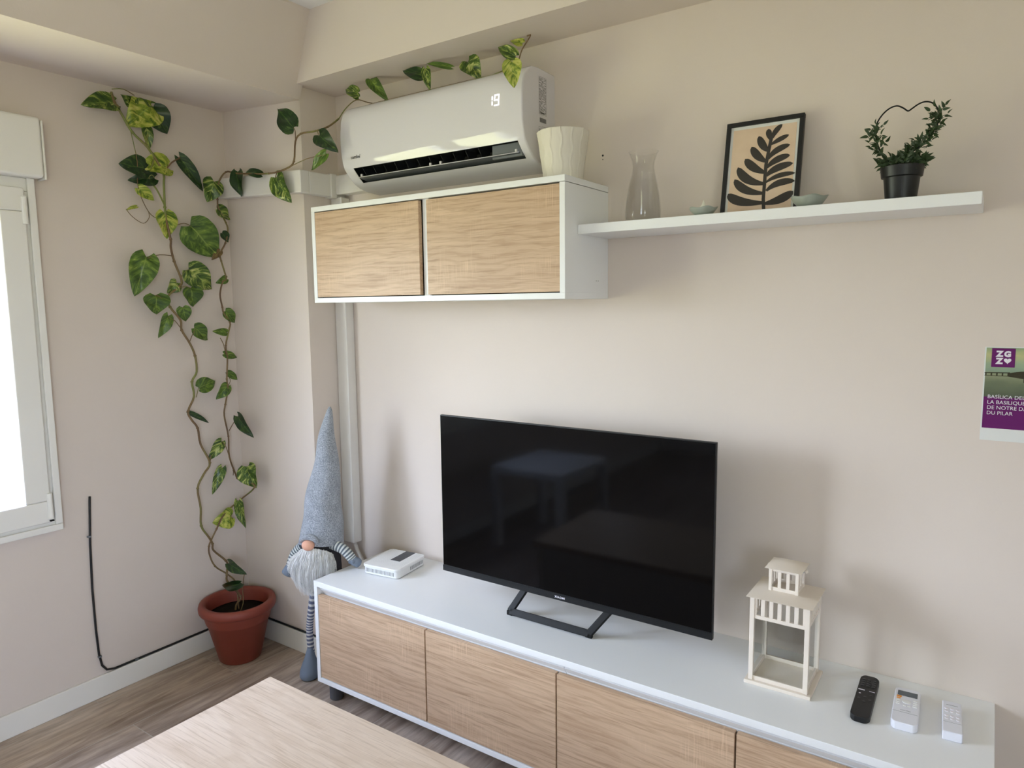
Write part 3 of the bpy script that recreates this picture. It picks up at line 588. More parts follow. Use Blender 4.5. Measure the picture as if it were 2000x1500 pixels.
LEAVES=[(0.055, -0.655, 2.217, 0.055, -0.768, 2.192, 0.067, 1, -0.25, 0.15, 'v'), (0.055, -0.584, 2.227, 0.055, -0.629, 2.273, 0.051, 1, -0.25, 0.15, 'v'), (0.055, -0.517, 2.244, 0.055, -0.579, 2.289, 0.051, 1, -0.25, 0.15, 'g'), (0.055, -0.517, 2.238, 0.055, -0.612, 2.146, 0.117, 1, -0.25, 0.15, 'y'), (0.055, -0.514, 2.226, 0.055, -0.459, 2.142, 0.082, 1, -0.25, 0.15, 'd'), (0.055, -0.543, 2.153, 0.055, -0.535, 2.069, 0.035, 1, -0.25, 0.15, 'v'), (0.055, -0.556, 1.996, 0.055, -0.652, 2.004, 0.078, 1, -0.25, 0.15, 'd'), (0.055, -0.468, 2.019, 0.055, -0.576, 2.008, 0.084, 1, -0.25, 0.15, 'y'), (0.055, -0.524, 1.968, 0.055, -0.622, 1.946, 0.051, 1, -0.25, 0.15, 'd'), (0.055, -0.59, 1.922, 0.055, -0.528, 1.882, 0.038, 1, -0.25, 0.15, 'y'), (0.055, -0.6, 1.853, 0.055, -0.641, 1.837, 0.013, 1, -0.25, 0.15, 'y'), (0.055, -0.415, 2.06, 0.055, -0.317, 1.942, 0.049, 1, -0.25, 0.15, 'd'), (0.055, -0.273, 1.989, 0.055, -0.304, 1.903, 0.076, 1, -0.25, 0.15, 'v'), (0.173, -0.245, 2.019, 0.175, -0.245, 1.921, 0.062, 0.3, -1, 0.15, 'd'), (0.321, -0.245, 1.992, 0.204, -0.245, 2.021, 0.03, 0.3, -1, 0.15, 'd'), (0.533, -0.245, 2.138, 0.44, -0.245, 2.224, 0.073, 0.3, -1, 0.15, 'd'), (0.414, -0.245, 1.97, 0.487, -0.245, 1.869, 0.075, 0.3, -1, 0.15, 'v'), (0.705, -0.245, 2.022, 0.615, -0.245, 1.974, 0.037, 0.3, -1, 0.15, 'g'), (0.67, -0.245, 2.093, 0.757, -0.245, 2.028, 0.06, 0.3, -1, 0.15, 'd'), (0.055, -0.264, 1.878, 0.055, -0.205, 1.841, 0.055, 1, -0.25, 0.15, 'v'), (0.055, -0.492, 1.841, 0.055, -0.482, 1.742, 0.072, 1, -0.25, 0.15, 'y'), (0.055, -0.389, 1.799, 0.055, -0.265, 1.677, 0.123, 1, -0.25, 0.15, 'g'), (0.055, -0.249, 1.781, 0.055, -0.22, 1.745, 0.038, 1, -0.25, 0.15, 'd'), (0.055, -0.263, 1.707, 0.055, -0.303, 1.669, 0.028, 1, -0.25, 0.15, 'b'), (0.055, -0.576, 1.668, 0.055, -0.63, 1.52, 0.084, 1, -0.25, 0.15, 'g'), (0.055, -0.405, 1.626, 0.055, -0.302, 1.545, 0.095, 1, -0.25, 0.15, 'v'), (0.055, -0.462, 1.572, 0.055, -0.499, 1.529, 0.049, 1, -0.25, 0.15, 'v'), (0.055, -0.405, 1.55, 0.055, -0.393, 1.476, 0.074, 1, -0.25, 0.15, 'g'), (0.055, -0.551, 1.521, 0.055, -0.548, 1.448, 0.083, 1, -0.25, 0.15, 'g'), (0.055, -0.505, 1.441, 0.055, -0.546, 1.356, 0.04, 1, -0.25, 0.15, 'g'), (0.055, -0.443, 1.474, 0.055, -0.432, 1.417, 0.049, 1, -0.25, 0.15, 'g'), (0.055, -0.398, 1.391, 0.055, -0.338, 1.338, 0.058, 1, -0.25, 0.15, 'g'), (0.055, -0.239, 1.593, 0.055, -0.288, 1.573, 0.03, 1, -0.25, 0.15, 'g'), (0.055, -0.253, 1.456, 0.055, -0.207, 1.405, 0.043, 1, -0.25, 0.15, 'g'), (0.055, -0.253, 1.367, 0.055, -0.317, 1.374, 0.028, 1, -0.25, 0.15, 'g'), (0.055, -0.271, 1.277, 0.055, -0.205, 1.256, 0.028, 1, -0.25, 0.15, 'g'), (0.055, -0.394, 1.145, 0.055, -0.316, 1.168, 0.055, 1, -0.25, 0.15, 'g'), (0.055, -0.259, 1.197, 0.055, -0.21, 1.158, 0.026, 1, -0.25, 0.15, 'g'), (0.055, -0.265, 1.141, 0.055, -0.317, 1.087, 0.048, 1, -0.25, 0.15, 'g'), (0.055, -0.441, 1.047, 0.055, -0.349, 0.99, 0.019, 1, -0.25, 0.15, 'd'), (0.085, -0.245, 1.008, 0.181, -0.245, 0.924, 0.048, 0.3, -1, 0.15, 'd'), (0.055, -0.307, 0.906, 0.055, -0.371, 0.834, 0.043, 1, -0.25, 0.15, 'v'), (0.055, -0.312, 0.792, 0.055, -0.364, 0.687, 0.039, 1, -0.25, 0.15, 'v'), (0.131, -0.245, 0.794, 0.173, -0.245, 0.704, 0.083, 0.3, -1, 0.15, 'v'), (0.055, -0.245, 0.63, 0.085, -0.245, 0.511, 0.045, 0.3, -1, 0.15, 'v'), (0.055, -0.281, 0.573, 0.055, -0.365, 0.563, 0.08, 1, -0.25, 0.15, 'y'), (0.104, -0.34, 0.39, 0.219, -0.34, 0.365, 0.039, 0.5, -0.9, 0.2, 'd'), (0.202, -0.36, 0.326, 0.041, -0.36, 0.269, 0.038, 0.5, -0.9, 0.2, 'd'), (0.727, -0.1, 2.262, 0.657, -0.1, 2.293, 0.038, 0.3, -1, 0.1, 'v'), (0.732, -0.1, 2.247, 0.692, -0.1, 2.27, 0.023, 0.3, -1, 0.1, 'v'), (0.794, -0.1, 2.303, 0.876, -0.1, 2.215, 0.038, 0.3, -1, 0.1, 'g'), (1.052, -0.1, 2.264, 0.95, -0.1, 2.308, 0.043, 0.3, -1, 0.1, 'd'), (1.065, -0.1, 2.286, 1.081, -0.1, 2.211, 0.032, 0.3, -1, 0.1, 'v'), (1.176, -0.1, 2.27, 1.059, -0.1, 2.309, 0.017, 0.3, -1, 0.1, 'g'), (1.249, -0.1, 2.274, 1.299, -0.1, 2.214, 0.061, 0.3, -1, 0.1, 'v'), (1.44, -0.1, 2.253, 1.367, -0.1, 2.301, 0.036, 0.3, -1, 0.1, 'v'), (1.467, -0.1, 2.286, 1.419, -0.1, 2.311, 0.027, 0.3, -1, 0.1, 'y'), (1.516, -0.23, 2.187, 1.521, -0.23, 2.113, 0.049, 0.2, -1, 0.2, 'y')]
PETIOLES=[[(0.055, -0.479, 1.675), (0.055, -0.573, 1.662)], [(0.055, -0.447, 1.796), (0.055, -0.389, 1.799)], [(0.055, -0.441, 1.596), (0.055, -0.405, 1.624)], [(0.055, -0.453, 1.549), (0.055, -0.405, 1.55)], [(0.055, -0.516, 1.491), (0.055, -0.551, 1.521)], [(0.055, -0.459, 1.393), (0.055, -0.505, 1.435)], [(0.055, -0.424, 1.334), (0.055, -0.394, 1.385)], [(0.055, -0.41, 1.107), (0.055, -0.396, 1.146)], [(0.055, -0.366, 0.827), (0.055, -0.36, 0.854)], [(0.055, -0.277, 0.839), (0.055, -0.304, 0.906)], [(0.055, -0.27, 0.945), (0.055, -0.225, 0.998)], [(0.03, -0.245, 0.743), (0.03, -0.245, 0.765)], [(0.421, -0.245, 1.979), (0.414, -0.245, 1.97)], [(0.541, -0.245, 2.087), (0.533, -0.245, 2.138)], [(0.484, -0.245, 1.995), (0.704, -0.245, 2.018)], [(0.643, -0.245, 2.108), (0.67, -0.245, 2.093)], [(0.055, -0.632, 2.179), (0.055, -0.655, 2.214)], [(0.055, -0.548, 1.967), (0.055, -0.524, 1.968)], [(0.055, -0.581, 2.259), (0.055, -0.662, 2.262)], [(0.055, -0.264, 1.274), (0.055, -0.286, 1.345)]]
HOOP=[(2.501, -0.105, 1.81), (2.49, -0.105, 1.83), (2.483, -0.105, 1.854), (2.481, -0.105, 1.875), (2.484, -0.105, 1.892), (2.495, -0.105, 1.909), (2.509, -0.105, 1.92), (2.524, -0.105, 1.923), (2.537, -0.105, 1.916), (2.547, -0.105, 1.908), (2.555, -0.105, 1.912), (2.566, -0.105, 1.919), (2.578, -0.105, 1.923), (2.59, -0.105, 1.921), (2.6, -0.105, 1.914), (2.608, -0.105, 1.9), (2.611, -0.105, 1.884), (2.608, -0.105, 1.87), (2.6, -0.105, 1.854), (2.589, -0.105, 1.836), (2.575, -0.105, 1.824), (2.56, -0.105, 1.813), (2.553, -0.105, 1.8)]
LOBES=[((0.56, 0.091), (0.212, 0.134), (0.031, 0.232), 0.123), ((0.552, 0.199), (0.278, 0.263), (0.112, 0.393), 0.11), ((0.553, 0.307), (0.297, 0.382), (0.149, 0.529), 0.117), ((0.559, 0.433), (0.379, 0.509), (0.248, 0.618), 0.11), ((0.559, 0.559), (0.428, 0.637), (0.329, 0.748), 0.104), ((0.584, 0.676), (0.494, 0.75), (0.424, 0.861), 0.098), ((0.615, 0.792), (0.575, 0.861), (0.559, 0.928), 0.077), ((0.591, 0.08), (0.813, 0.117), (0.982, 0.192), 0.117), ((0.598, 0.222), (0.766, 0.297), (0.994, 0.302), 0.092), ((0.583, 0.319), (0.757, 0.38), (0.992, 0.391), 0.067), ((0.582, 0.39), (0.719, 0.466), (0.952, 0.504), 0.098), ((0.581, 0.486), (0.71, 0.562), (0.899, 0.598), 0.092), ((0.587, 0.58), (0.699, 0.669), (0.888, 0.716), 0.086), ((0.616, 0.744), (0.718, 0.786), (0.862, 0.829), 0.067), ((0.631, 0.814), (0.663, 0.887), (0.755, 0.959), 0.074)]
LSTEM=[(0.584, 0.002), (0.564, 0.134), (0.564, 0.349), (0.563, 0.516), (0.59, 0.704), (0.616, 0.845)]
pp = thing('potted_pothos', 'tall climbing variegated vine in a terracotta pot in the corner', 'potted plant', (.172, -.352, 0))
pc = (.172, -.352, 0)
b = MB(); b.lathe([(.080, 0), (.084, .004), (.1225, .165), (.1265, .168), (.1285, .174), (.1375, .210), (.1385, .214), (.150, .216), (.153, .222), (.154, .236), (.150, .249), (.140, .252), (.128, .250), (.124, .238), (.122, .21), (.10, .08), (.02, .075)], pc, 56, True, True)
obj('pot', b, M['terra'], pp, smooth=True, bevel=0)
b = MB(); b.lathe([(.119, .196), (.09, .200), (.05, .198), (.01, .202)], pc, 32, True, True); obj('soil', b, M['soil'], pp, smooth=True)
def smooth_path(p, n=4):
    p = [Vector(q) for q in p]; out = []
    for i in range(len(p) - 1):
        p0, p1, p2, p3 = p[max(i - 1, 0)], p[i], p[i + 1], p[min(i + 2, len(p) - 1)]
        for k in range(n):
            t = k / n; out.append(.5 * ((2 * p1) + (-p0 + p2) * t + (2 * p0 - 5 * p1 + 4 * p2 - p3) * t * t + (-p0 + 3 * p1 - 3 * p2 + p3) * t ** 3))
    return out + [p[-1]]
def clampv(v):
    v = Vector(v); v.x = max(v.x, .012)
    if v.x < .62: v.z = min(v.z, 2.252)
    v.z = min(v.z, 2.304)
    if .70 < v.x < 1.53 and v.z < 2.210 and v.y > -.196: v.z = 2.212
    if v.x < .5 and v.z < 2.3: v.y = min(v.y, -.190)
    if v.y > -.012: v.y = -.012
    return v
b = MB()
for i, (pts, r) in enumerate(VINES):
    if i == 0: pts = [(.165, -.345, .165), (.155, -.338, .24)] + pts
    if i == 1: pts = [(.16, -.36, .165), (.158, -.35, .22)] + pts
    if i == 7: pts = [(.185, -.37, .165)] + pts
    r *= 1.22 if r > .0024 else 1
    b.tube([clampv(v) for v in smooth_path(pts)], r, 7)
    for q in pts[2:-1:2]:
        if r > .0024: b.sphere(clampv(q), (r * 1.45, r * 1.45, r * 1.2), 8, 6)
for i, pts in enumerate(PETIOLES):
    if i in (0,): pts = [(.045, -.47, 1.676), pts[1]]
    m_ = (Vector(pts[0]) + Vector(pts[1])) / 2 + Vector((.01, -.004, .008)); b.tube(smooth_path([pts[0], m_, pts[1]], 3), .0017, 6)
obj('vine', b, M['stem'], pp, smooth=True)
def leaf(mb, uvs, B_, T_, wd, nrm, fold=.35, curl=.25, rnd=random, nl=14, nw=5, heart=.085):
    B_, T_ = Vector(B_), Vector(T_); L = (T_ - B_); ln = L.length; d = L.normalized(); nn = Vector(nrm); nn = (nn - d * nn.dot(d)).normalized(); s = d.cross(nn).normalized()
    vs = []; uv = []; W = wd / 2
    for i in range(nl + 1):
        t = i / nl; hw = W * min(1.0, (math.sin(PI * min(1, t ** .56 * .97 + .03)) ** .80) * 1.02) if t < 1 else 0
        if i == 0: hw = W * .40
        for j in range(-nw, nw + 1):
            q = j / nw; back = heart * ln * (abs(q) ** 1.3) * (1 - t) ** 3 * 1.6
            p = B_ + d * (t * ln - back) + s * (q * hw) + nn * (abs(q) * hw * fold - curl * ln * (t - .35) ** 2 + .012 * wd * 4 * math.sin(t * 9 + q * 3))
            vs.append(p); uv.append((.5 + q / 2, t))
    k = 2 * nw + 1; fs = [(i * k + j, i * k + j + 1, (i + 1) * k + j + 1, (i + 1) * k + j) for i in range(nl) for j in range(k - 1)]
    mb.add(vs, fs); uvs += uv
def put_uv(o, uvs):
    l = o.data.uv_layers.new(name='uv'); d = o.data
    for lp in d.loops: l.data[lp.index].uv = uvs[lp.vertex_index]
kinds = ['g', 'd', 'v', 'y', 'b']; b = MB(); uvs = []; rl = random.Random(11)
for (bx, by, bz, tx, ty, tz, wd, nx, ny, nz, k) in LEAVES:
    b.mi = kinds.index(k)
    nr = Vector((nx, ny, nz)) + Vector([rl.uniform(-.25, .25) for _ in range(3)])
    leaf(b, uvs, (bx, by, bz), (tx, ty, tz), wd * rl.uniform(1.1, 1.22), nr, fold=rl.uniform(.15, .4), curl=rl.uniform(.15, .4))
b.v = [tuple(clampv(v)) for v in b.v]
fo = obj('foliage', b, [M['lf_' + k] for k in kinds], pp, smooth=True); put_uv(fo, uvs)

# ------------------------------------------------------------------ ceramic vase on the wall cabinet
vz = thing('ceramic_vase', 'cream ribbed ceramic vase on top of the wall cabinet', 'vase', (1.645, -.152, uz1))
def rel(a, z):
    k = 14; ph = (a * k / (2 * PI)) % 1; jog = .10 * math.sin(z * 90 + int(a * k / (2 * PI)) * 2.1); d = abs(ph - .5 - jog)
    return 1 + .026 * math.exp(-(d / .055) ** 2)
b = MB(); pr = [(.058 + .020 * (i / 14) ** 1.1, .002 + .143 * i / 14) for i in range(15)]
b.lathe([(.055, 0)] + pr, (1.645, -.152, uz1), 420, True, False, rel); b.lathe([(pr[-1][0], .145), (pr[-1][0] - .004, .147), (pr[-1][0] - .007, .144), (.054, .01), (.01, .008)], (1.645, -.152, uz1), 88, False, True)
obj('vessel', b, M['vase'], vz, smooth=True)

# ------------------------------------------------------------------ glass carafe
cf = thing('glass_carafe', 'clear glass carafe at the left end of the shelf', 'carafe', (1.888, -.115, SZ))
c = (1.888, -.115, SZ); o_ = [(.040, 0), (.048, .003), (.0505, .012), (.0510, .03), (.0475, .07), (.041, .105), (.0335, .135), (.030, .155), (.0315, .170), (.038, .190), (.0425, .198)]
i_ = [(r - .0022, z) for r, z in o_[::-1][:-2]] + [(.042, .010), (.01, .008)]
b = MB(); b.lathe(o_ + i_, c, 56, True, True); obj('vessel', b, M['glass'], cf, smooth=True)

# ------------------------------------------------------------------ picture frame
pf = thing('picture_frame', 'black framed print of a charcoal leaf branch leaning on the shelf', 'picture frame', (2.202, -.075, SZ))
FW, FH = .203, .264; th = math.atan2(.05, .258)
FM = Matrix.Translation((2.100, -.083, SZ + .0005)) @ Matrix.Rotation(-th, 4, 'X')
def fr_obj(name, mb, mat, **k): mb.xf(FM); return obj(name, mb, mat, pf, **k)
b = MB(); t = .0115
for a in ((0, FW, 0, t), (0, FW, FH - t, FH), (0, t, t, FH - t), (FW - t, FW, t, FH - t)): b.box(a[0], a[1], 0, .014, a[2], a[3])
fr_obj('frame', b, M['black'], bevel=.001)
b = MB(); b.box(t, FW - t, .006, .008, t, FH - t); fr_obj('mat_board', b, M['paper'])
b = MB(); px0, px1, pz0, pz1 = t + .007, FW - t - .007, t + .003, FH - t - .009
b.box(px0, px1, .0052, .006, pz0, pz1); fr_obj('print', b, M['peach'])
b = MB()
def uvp(u, v): return (t + u * (FW - 2 * t), t + v * (FH - 2 * t))
def lobe(mb, a, m, c, w):
    A, Mi, Cc = Vector(uvp(*a)), Vector(uvp(*m)), Vector(uvp(*c)); w = w * 1.28 * (FW - 2 * t) / 2; n_ = 14; L_, R_ = [], []
    for i in range(n_ + 1):
        s_ = i / n_; p = (1 - s_) ** 2 * A + 2 * s_ * (1 - s_) * (2 * Mi - (A + Cc) / 2) + s_ ** 2 * Cc
        dd = 2 * (1 - s_) * ((2 * Mi - (A + Cc) / 2) - A) + 2 * s_ * (Cc - (2 * Mi - (A + Cc) / 2)); dd.normalize(); nn = Vector((-dd.y, dd.x))
        ww = w * max(.22 if s_ < .5 else .0, min(1, 1.15 * math.sin(PI * min(1, .12 + s_ * .88)) ** .55 * (.45 + .6 * s_)))
        L_.append(p + nn * ww); R_.append(p - nn * ww)
    vs = [(q.x, .0046, q.y) for q in L_] + [(q.x, .0046, q.y) for q in R_]; k = n_ + 1
    mb.add(vs, [(i, i + 1, k + i + 1, k + i) for i in range(n_)])
for a, m, c, w in LOBES: lobe(b, a, m, c, w)
for p, q in zip(LSTEM, LSTEM[1:]):
    P, Q = Vector(uvp(*p)), Vector(uvp(*q)); dd = (Q - P).normalized(); nn = Vector((-dd.y, dd.x)) * .0045
    b.add([(v.x, .0047, v.y) for v in (P + nn, P - nn, Q - nn + dd * .002, Q + nn + dd * .002)], [(0, 1, 2, 3)])
fr_obj('branch_print', b, M['inkb'])

# ------------------------------------------------------------------ bowls
def bowl(name, label, c, R_, h, ph):
    o = thing(name, label, 'bowl', c, group='sage green bowls on the shelf')
    wv = lambda a, z: 1 + .035 * math.sin(a * 5 + ph) * max(0, z / h)
    b = MB(); b.lathe([(R_ * .42, 0), (R_ * .5, .001), (R_ * .74, h * .35), (R_ * .92, h * .75), (R_, h), (R_ * .96, h), (R_ * .86, h * .72), (R_ * .6, h * .34), (.004, h * .2)], c, 48, True, True, wv)
    for i, v in enumerate(b.v):
        if v[2] > c[2] + h * .6: a = math.atan2(v[1] - c[1], v[0] - c[0]); b.v[i] = (v[0], v[1], v[2] + .0018 * math.sin(a * 5 + ph))
    obj('vessel', b, M['bowl'], o, smooth=True)
bowl('small_bowl', 'small sage green bowl holding a candle left of the framed print', (2.083, -.165, SZ), .037, .020, 0)
bowl('small_bowl', 'small sage green bowl with wavy rim at the right corner of the framed print', (2.345, -.150, SZ), .043, .026, 1)
b = MB(); b.lathe([(.010, .006), (.010, .022), (.004, .030), (.001, .040)], (2.083, -.163, SZ), 16); cn = obj('candle', b, M['wick'], smooth=True); tag(cn, 'little white candle standing in the left green bowl', 'candle')

# ------------------------------------------------------------------ artificial plant on heart hoop
hp = thing('potted_artificial_plant', 'small black potted plant trained on a heart shaped wire hoop', 'potted plant', (2.5415, -.112, SZ))
c = (2.5415, -.112, SZ)
b = MB(); b.lathe([(.031, 0), (.033, .002), (.0385, .056), (.0435, .057), (.0465, .080), (.0462, .082), (.043, .082), (.040, .06), (.01, .058)], c, 48, True, True); obj('pot', b, M['potblack'], hp, smooth=False, bevel=.0008)
b = MB(); b.tube(smooth_path([(2.511, -.110, SZ + .07)] + HOOP + [(2.552, -.108, SZ + .07)], 4), .0017, 8); obj('heart_hoop', b, M['blackmetal'], hp, smooth=True)
b = MB(); st_ = MB(); uvs = []; rp = random.Random(5)
def sprig(p0, d, L, nlf, sz):
    d = Vector(d).normalized(); p0 = Vector(p0); pts = [p0 + d * L * i / 4 + Vector((0, 0, .004 * math.sin(i))) for i in range(5)]
    st_.tube(pts, .0008, 5)
    for i in range(nlf):
        t = .3 + .7 * i / max(1, nlf - 1); q = p0 + d * L * t; s_ = d.cross(Vector((rp.uniform(-.4, .4), -1, rp.uniform(-.3, .3)))).normalized() * (1 if i % 2 else -1)
        dd = (d * .7 + s_ * (.9 if i < nlf - 1 else .05) + Vector((0, rp.uniform(-.5, .3), 0))).normalized(); ll = sz * rp.uniform(.8, 1.25)
        leaf(b, uvs, q, q + dd * ll, ll * rp.uniform(.32, .44), (rp.uniform(-.6, .6), -1, rp.uniform(-.2, .9)), .3, .35, nl=5, nw=1, heart=0)
HP = smooth_path(HOOP, 3)
nH = len(HP)
for i, p in enumerate(HP):
    f = i / (nH - 1)
    left = f < .15; right = f > .70
    if not (left or right): continue
    for _ in range(2):
        out = Vector((-1 if left else 1, 0, 0)); a = rp.uniform(-1, 1)
        d = out * rp.uniform(-.7, 1.1) + Vector((0, rp.uniform(-.8, .3), rp.uniform(-.1, .9)))
        sprig(p, d, rp.uniform(.010, .028), rp.choice([2, 3, 4]), .0155)
for _ in range(60):
    a = rp.uniform(0, 2 * PI); r = .036 * math.sqrt(rp.random()); p = Vector((c[0] + r * math.cos(a), c[1] + r * math.sin(a), SZ + .074 + rp.uniform(0, .012)))
    sprig(p, (math.cos(a) * r * 26, math.sin(a) * r * 22 - .15, rp.uniform(.25, 1.1)), rp.uniform(.012, .030), 4, .018)
b.v = [(v[0], min(v[1], -.006), v[2]) for v in b.v]
fo = obj('foliage', b, M['plantg'], hp, smooth=True); put_uv(fo, uvs); obj('sprig_stems', st_, M['plantg'], hp, smooth=True)

# ------------------------------------------------------------------ wall marks
b = MB()
for z, r in ((1.930, .0032), (1.918, .0015)):
    s0 = len(b.v); b.lathe([(r, 0), (r, .001)], (0, 0, 0), 12); b.xf(Matrix.Translation((1.700, -.0002, z)) @ Matrix.Rotation(PI / 2, 4, 'X'), s0)
ho = struct('wall_hole', b, M['ink'])

# ------------------------------------------------------------------ leaflet on the wall
lf = thing('wall_leaflet', 'tourist leaflet with purple print and river photo taped to the wall', 'leaflet', (2.79, -.001, 1.13))
X0, X1, Z0, Z1 = 2.727, 2.887, 1.130, 1.356
b = MB(); b.box(X0 - .002, X1, -.0012, -.0002, Z0, Z1); obj('paper_sheet', b, M['paper'], lf)
Zp = 1.236
b = MB(); b.box(X0 + .001, X1 - .001, -.0016, -.0012, Z0 + .030, Zp); obj('purple_band', b, M['purple'], lf)
b = MB(); b.add([(X0 + .001, -.0016, Zp), (X1 - .001, -.0016, Zp), (X1 - .001, -.0016, Z1 - .002), (X0 + .001, -.0016, Z1 - .002)], [(0, 1, 2, 3)])
lo = obj('river_photo', b, M['leaflet'], lf); put_uv(lo, [(0, 0), (1, 0), (1, 1), (0, 1)])
b = MB(); hz = 1.290; yy = -.0018
def q4(x0, x1, z0, z1): b.add([(x0, yy, z0), (x1, yy, z0), (x1, yy, z1), (x0, yy, z1)], [(0, 1, 2, 3)])
for sg in (1, -1):
    k = 1 if sg > 0 else .85
    Zf = lambda h: hz + sg * h * k
    def poly(pl):
        global yy
        yy -= .00003; b.add([(X0 + x, yy, Zf(z)) for x, z in pl], [tuple(range(len(pl)))])
    poly([(.045, 0), (.045, .004), (.07, .009), (.10, .011), (.157, .012), (.157, 0)])
    for x, h, w_ in ((.081, .028, .0045), (.094, .043, .0055), (.128, .040, .0055), (.146, .028, .0045)):
        poly([(x - w_, .005), (x + w_, .005), (x + w_, h * .7), (x + w_ * .45, h * .76), (x, h), (x - w_ * .45, h * .76), (x - w_, h * .7)])
    poly([(.102, .01), (.122, .01), (.122, .022), (.118, .029), (.112, .032), (.106, .029), (.102, .022)])
    if sg > 0:
        poly([(.0, .0030), (.05, .0040), (.05, .0062), (.0, .0048)])
        for x in (.001, .012, .023, .034, .045): poly([(x, -.003), (x + .003, -.003), (x + .003, .004), (x, .004)])
        poly([(.0, -.0035), (.05, -.0035), (.05, -.0022), (.0, -.0022)])
b2 = MB()
obj('skyline_print', b, plain('skyline_ink', S(62, 58, 42), .6, .2), lf)
b = MB(); yy = -.0021
b.box(X0 + .012, X0 + .058, -.0021, -.0016, 1.308, Z1 - .003); bs = obj('purple_badge', b, M['purple'], lf)
b = MB(); Tm = lambda x, z: Matrix.Translation((x, -.0024, z)) @ Matrix.Rotation(PI / 2, 4, 'X')
text_mb('Z', .0185, Tm(X0 + .0215, 1.3335), b, bold=.0012); text_mb('G', .0175, Tm(X0 + .0365, 1.3335), b, bold=.0012); text_mb('Z', .0185, Tm(X0 + .0215, 1.3165), b, bold=.0012)
hpn = [(16 * math.sin(a) ** 3, 13 * math.cos(a) - 5 * math.cos(2 * a) - 2 * math.cos(3 * a) - math.cos(4 * a)) for a in [2 * PI * i / 28 for i in range(28)]]
b.add([(X0 + .0435 + x * .00046, -.0024, 1.3235 + z * .00046) for x, z in hpn], [tuple(range(28))])
obj('badge_lettering', b, M['whiteink'], lf)
b = MB()
for i, s_ in enumerate(('BASÍLICA DEL PILAR', 'LA BASILIQUE', 'DE NOTRE DAME', 'DU PILAR')): text_mb(s_, .0122, Tm(X0 + .0085, 1.2325 - i * .0130), b)
obj('lettering', b, M['whiteink'], lf)

# ------------------------------------------------------------------ router
ro = thing('internet_router', 'flat white router with dark panel on the left end of the cabinet', 'router', (.893, -.150, H1), math.radians(7))
hw, hd, hh = .083, .092, .038
def rrect(w_, d_, r, n_=6):
    o = []
    for cx, cy, a0 in ((w_ - r, d_ - r, 0), (-w_ + r, d_ - r, PI / 2), (-w_ + r, -d_ + r, PI), (w_ - r, -d_ + r, 1.5 * PI)):
        o += [(cx + r * math.cos(a0 + PI / 2 * i / n_), cy + r * math.sin(a0 + PI / 2 * i / n_)) for i in range(n_ + 1)]
    return o
b = MB(); b.prism(rrect(hw - .003, hd - .003, .018), .002, hh - .004); obj('base_shell', b, M['router'], ro, local=True, bevel=.002)
b = MB(); b.prism(rrect(hw, hd, .018), hh - .010, hh); obj('lid', b, M['router'], ro, local=True, bevel=.003)
b = MB()
for x, y in ((-.06, -.07), (.06, -.07), (-.06, .07), (.06, .07)): b.lathe([(.006, 0), (.006, .0025)], (x, y, 0), 12)
obj_split('rubber_foot', b, M['greyplastic'], ro, local=True)
b = MB(); b.box(-.008, .036, -.015, .088, hh + .0001, hh + .0008); obj('dark_panel', b, plain('router_panel', S(74, 78, 84), .35), ro, local=True, bevel=.0002)
b = MB()
for i in range(22):
    x = -.066 + i * .006; b.box(x, x + .002, -hd + .0022, -hd + .0032, .010, .024)
obj('front_vent', b, M['greyplastic'], ro, local=True); b = MB()
for i in range(14):
    y = -.01 + i * .006; b.box(hw - .0032, hw - .0022, y, y + .002, .010, .024)
obj('side_vent', b, M['greyplastic'], ro, local=True)
b = MB()
for i in range(20):
    for j in range(22):
        x = -.070 + i * .0073; y = -.055 + j * .0064 + .0032 * (i % 2)
        if -.012 < x < .04 and y > -.02: continue
        if y > .083: continue
        b.box(x, x + .0035, y, y + .0014, hh, hh + .0004)
obj('lid_relief', b, plain('relief_white', S(214, 213, 210), .5), ro, local=True)

# ------------------------------------------------------------------ lantern
la = thing('metal_lantern', 'cream metal and glass lantern on the low cabinet', 'lantern', (2.326, -.163, H1), math.radians(0))
LXc, LYc = 2.326, -.163
def lb(x0, x1, y0, y1, z0, z1, mb): mb.box(LXc + x0, LXc + x1, LYc + y0, LYc + y1, H1 + z0, H1 + z1)
b = MB(); lb(-.083, .083, -.079, .079, 0, .010, b); obj('base', b, M['cream'], la, bevel=.002)
hx, hy, t, zt = .068, .066, .0115, .240
b = MB()
for sx in (-1, 1):
    for sy in (-1, 1): lb(sx * hx - t / 2, sx * hx + t / 2, sy * hy - t / 2, sy * hy + t / 2, .010, zt, b)
for s_ in (-1, 1):
    lb(-hx, hx, s_ * hy - .003, s_ * hy + .003, .010, .021, b); lb(s_ * hx - .003, s_ * hx + .003, -hy, hy, .010, .021, b)
    # slotted band under the roof
    for z0, z1 in ((.178, .188), (.232, .240)):
        lb(-hx, hx, s_ * hy - .003, s_ * hy + .003, z0, z1, b); lb(s_ * hx - .003, s_ * hx + .003, -hy, hy, z0, z1, b)
    for i in range(7):
        x = -hx + .0062 + i * (2 * hx - .0124) / 6; lb(x - .0050, x + .0050, s_ * hy - .003, s_ * hy + .003, .188, .232, b); lb(s_ * hx - .003, s_ * hx + .003, x - .0050, x + .0050, .188, .232, b)
obj('body_frame', b, M['cream'], la, bevel=.0006)
b = MB(); e_, z_ = .083, H1 + .238
b.hexa([(LXc - e_, LYc - e_, z_), (LXc + e_, LYc - e_, z_), (LXc + e_, LYc + e_, z_), (LXc - e_, LYc + e_, z_)], [(LXc - .034, LYc - .034, z_ + .013), (LXc + .034, LYc - .034, z_ + .013), (LXc + .034, LYc + .034, z_ + .013), (LXc - .034, LYc + .034, z_ + .013)])
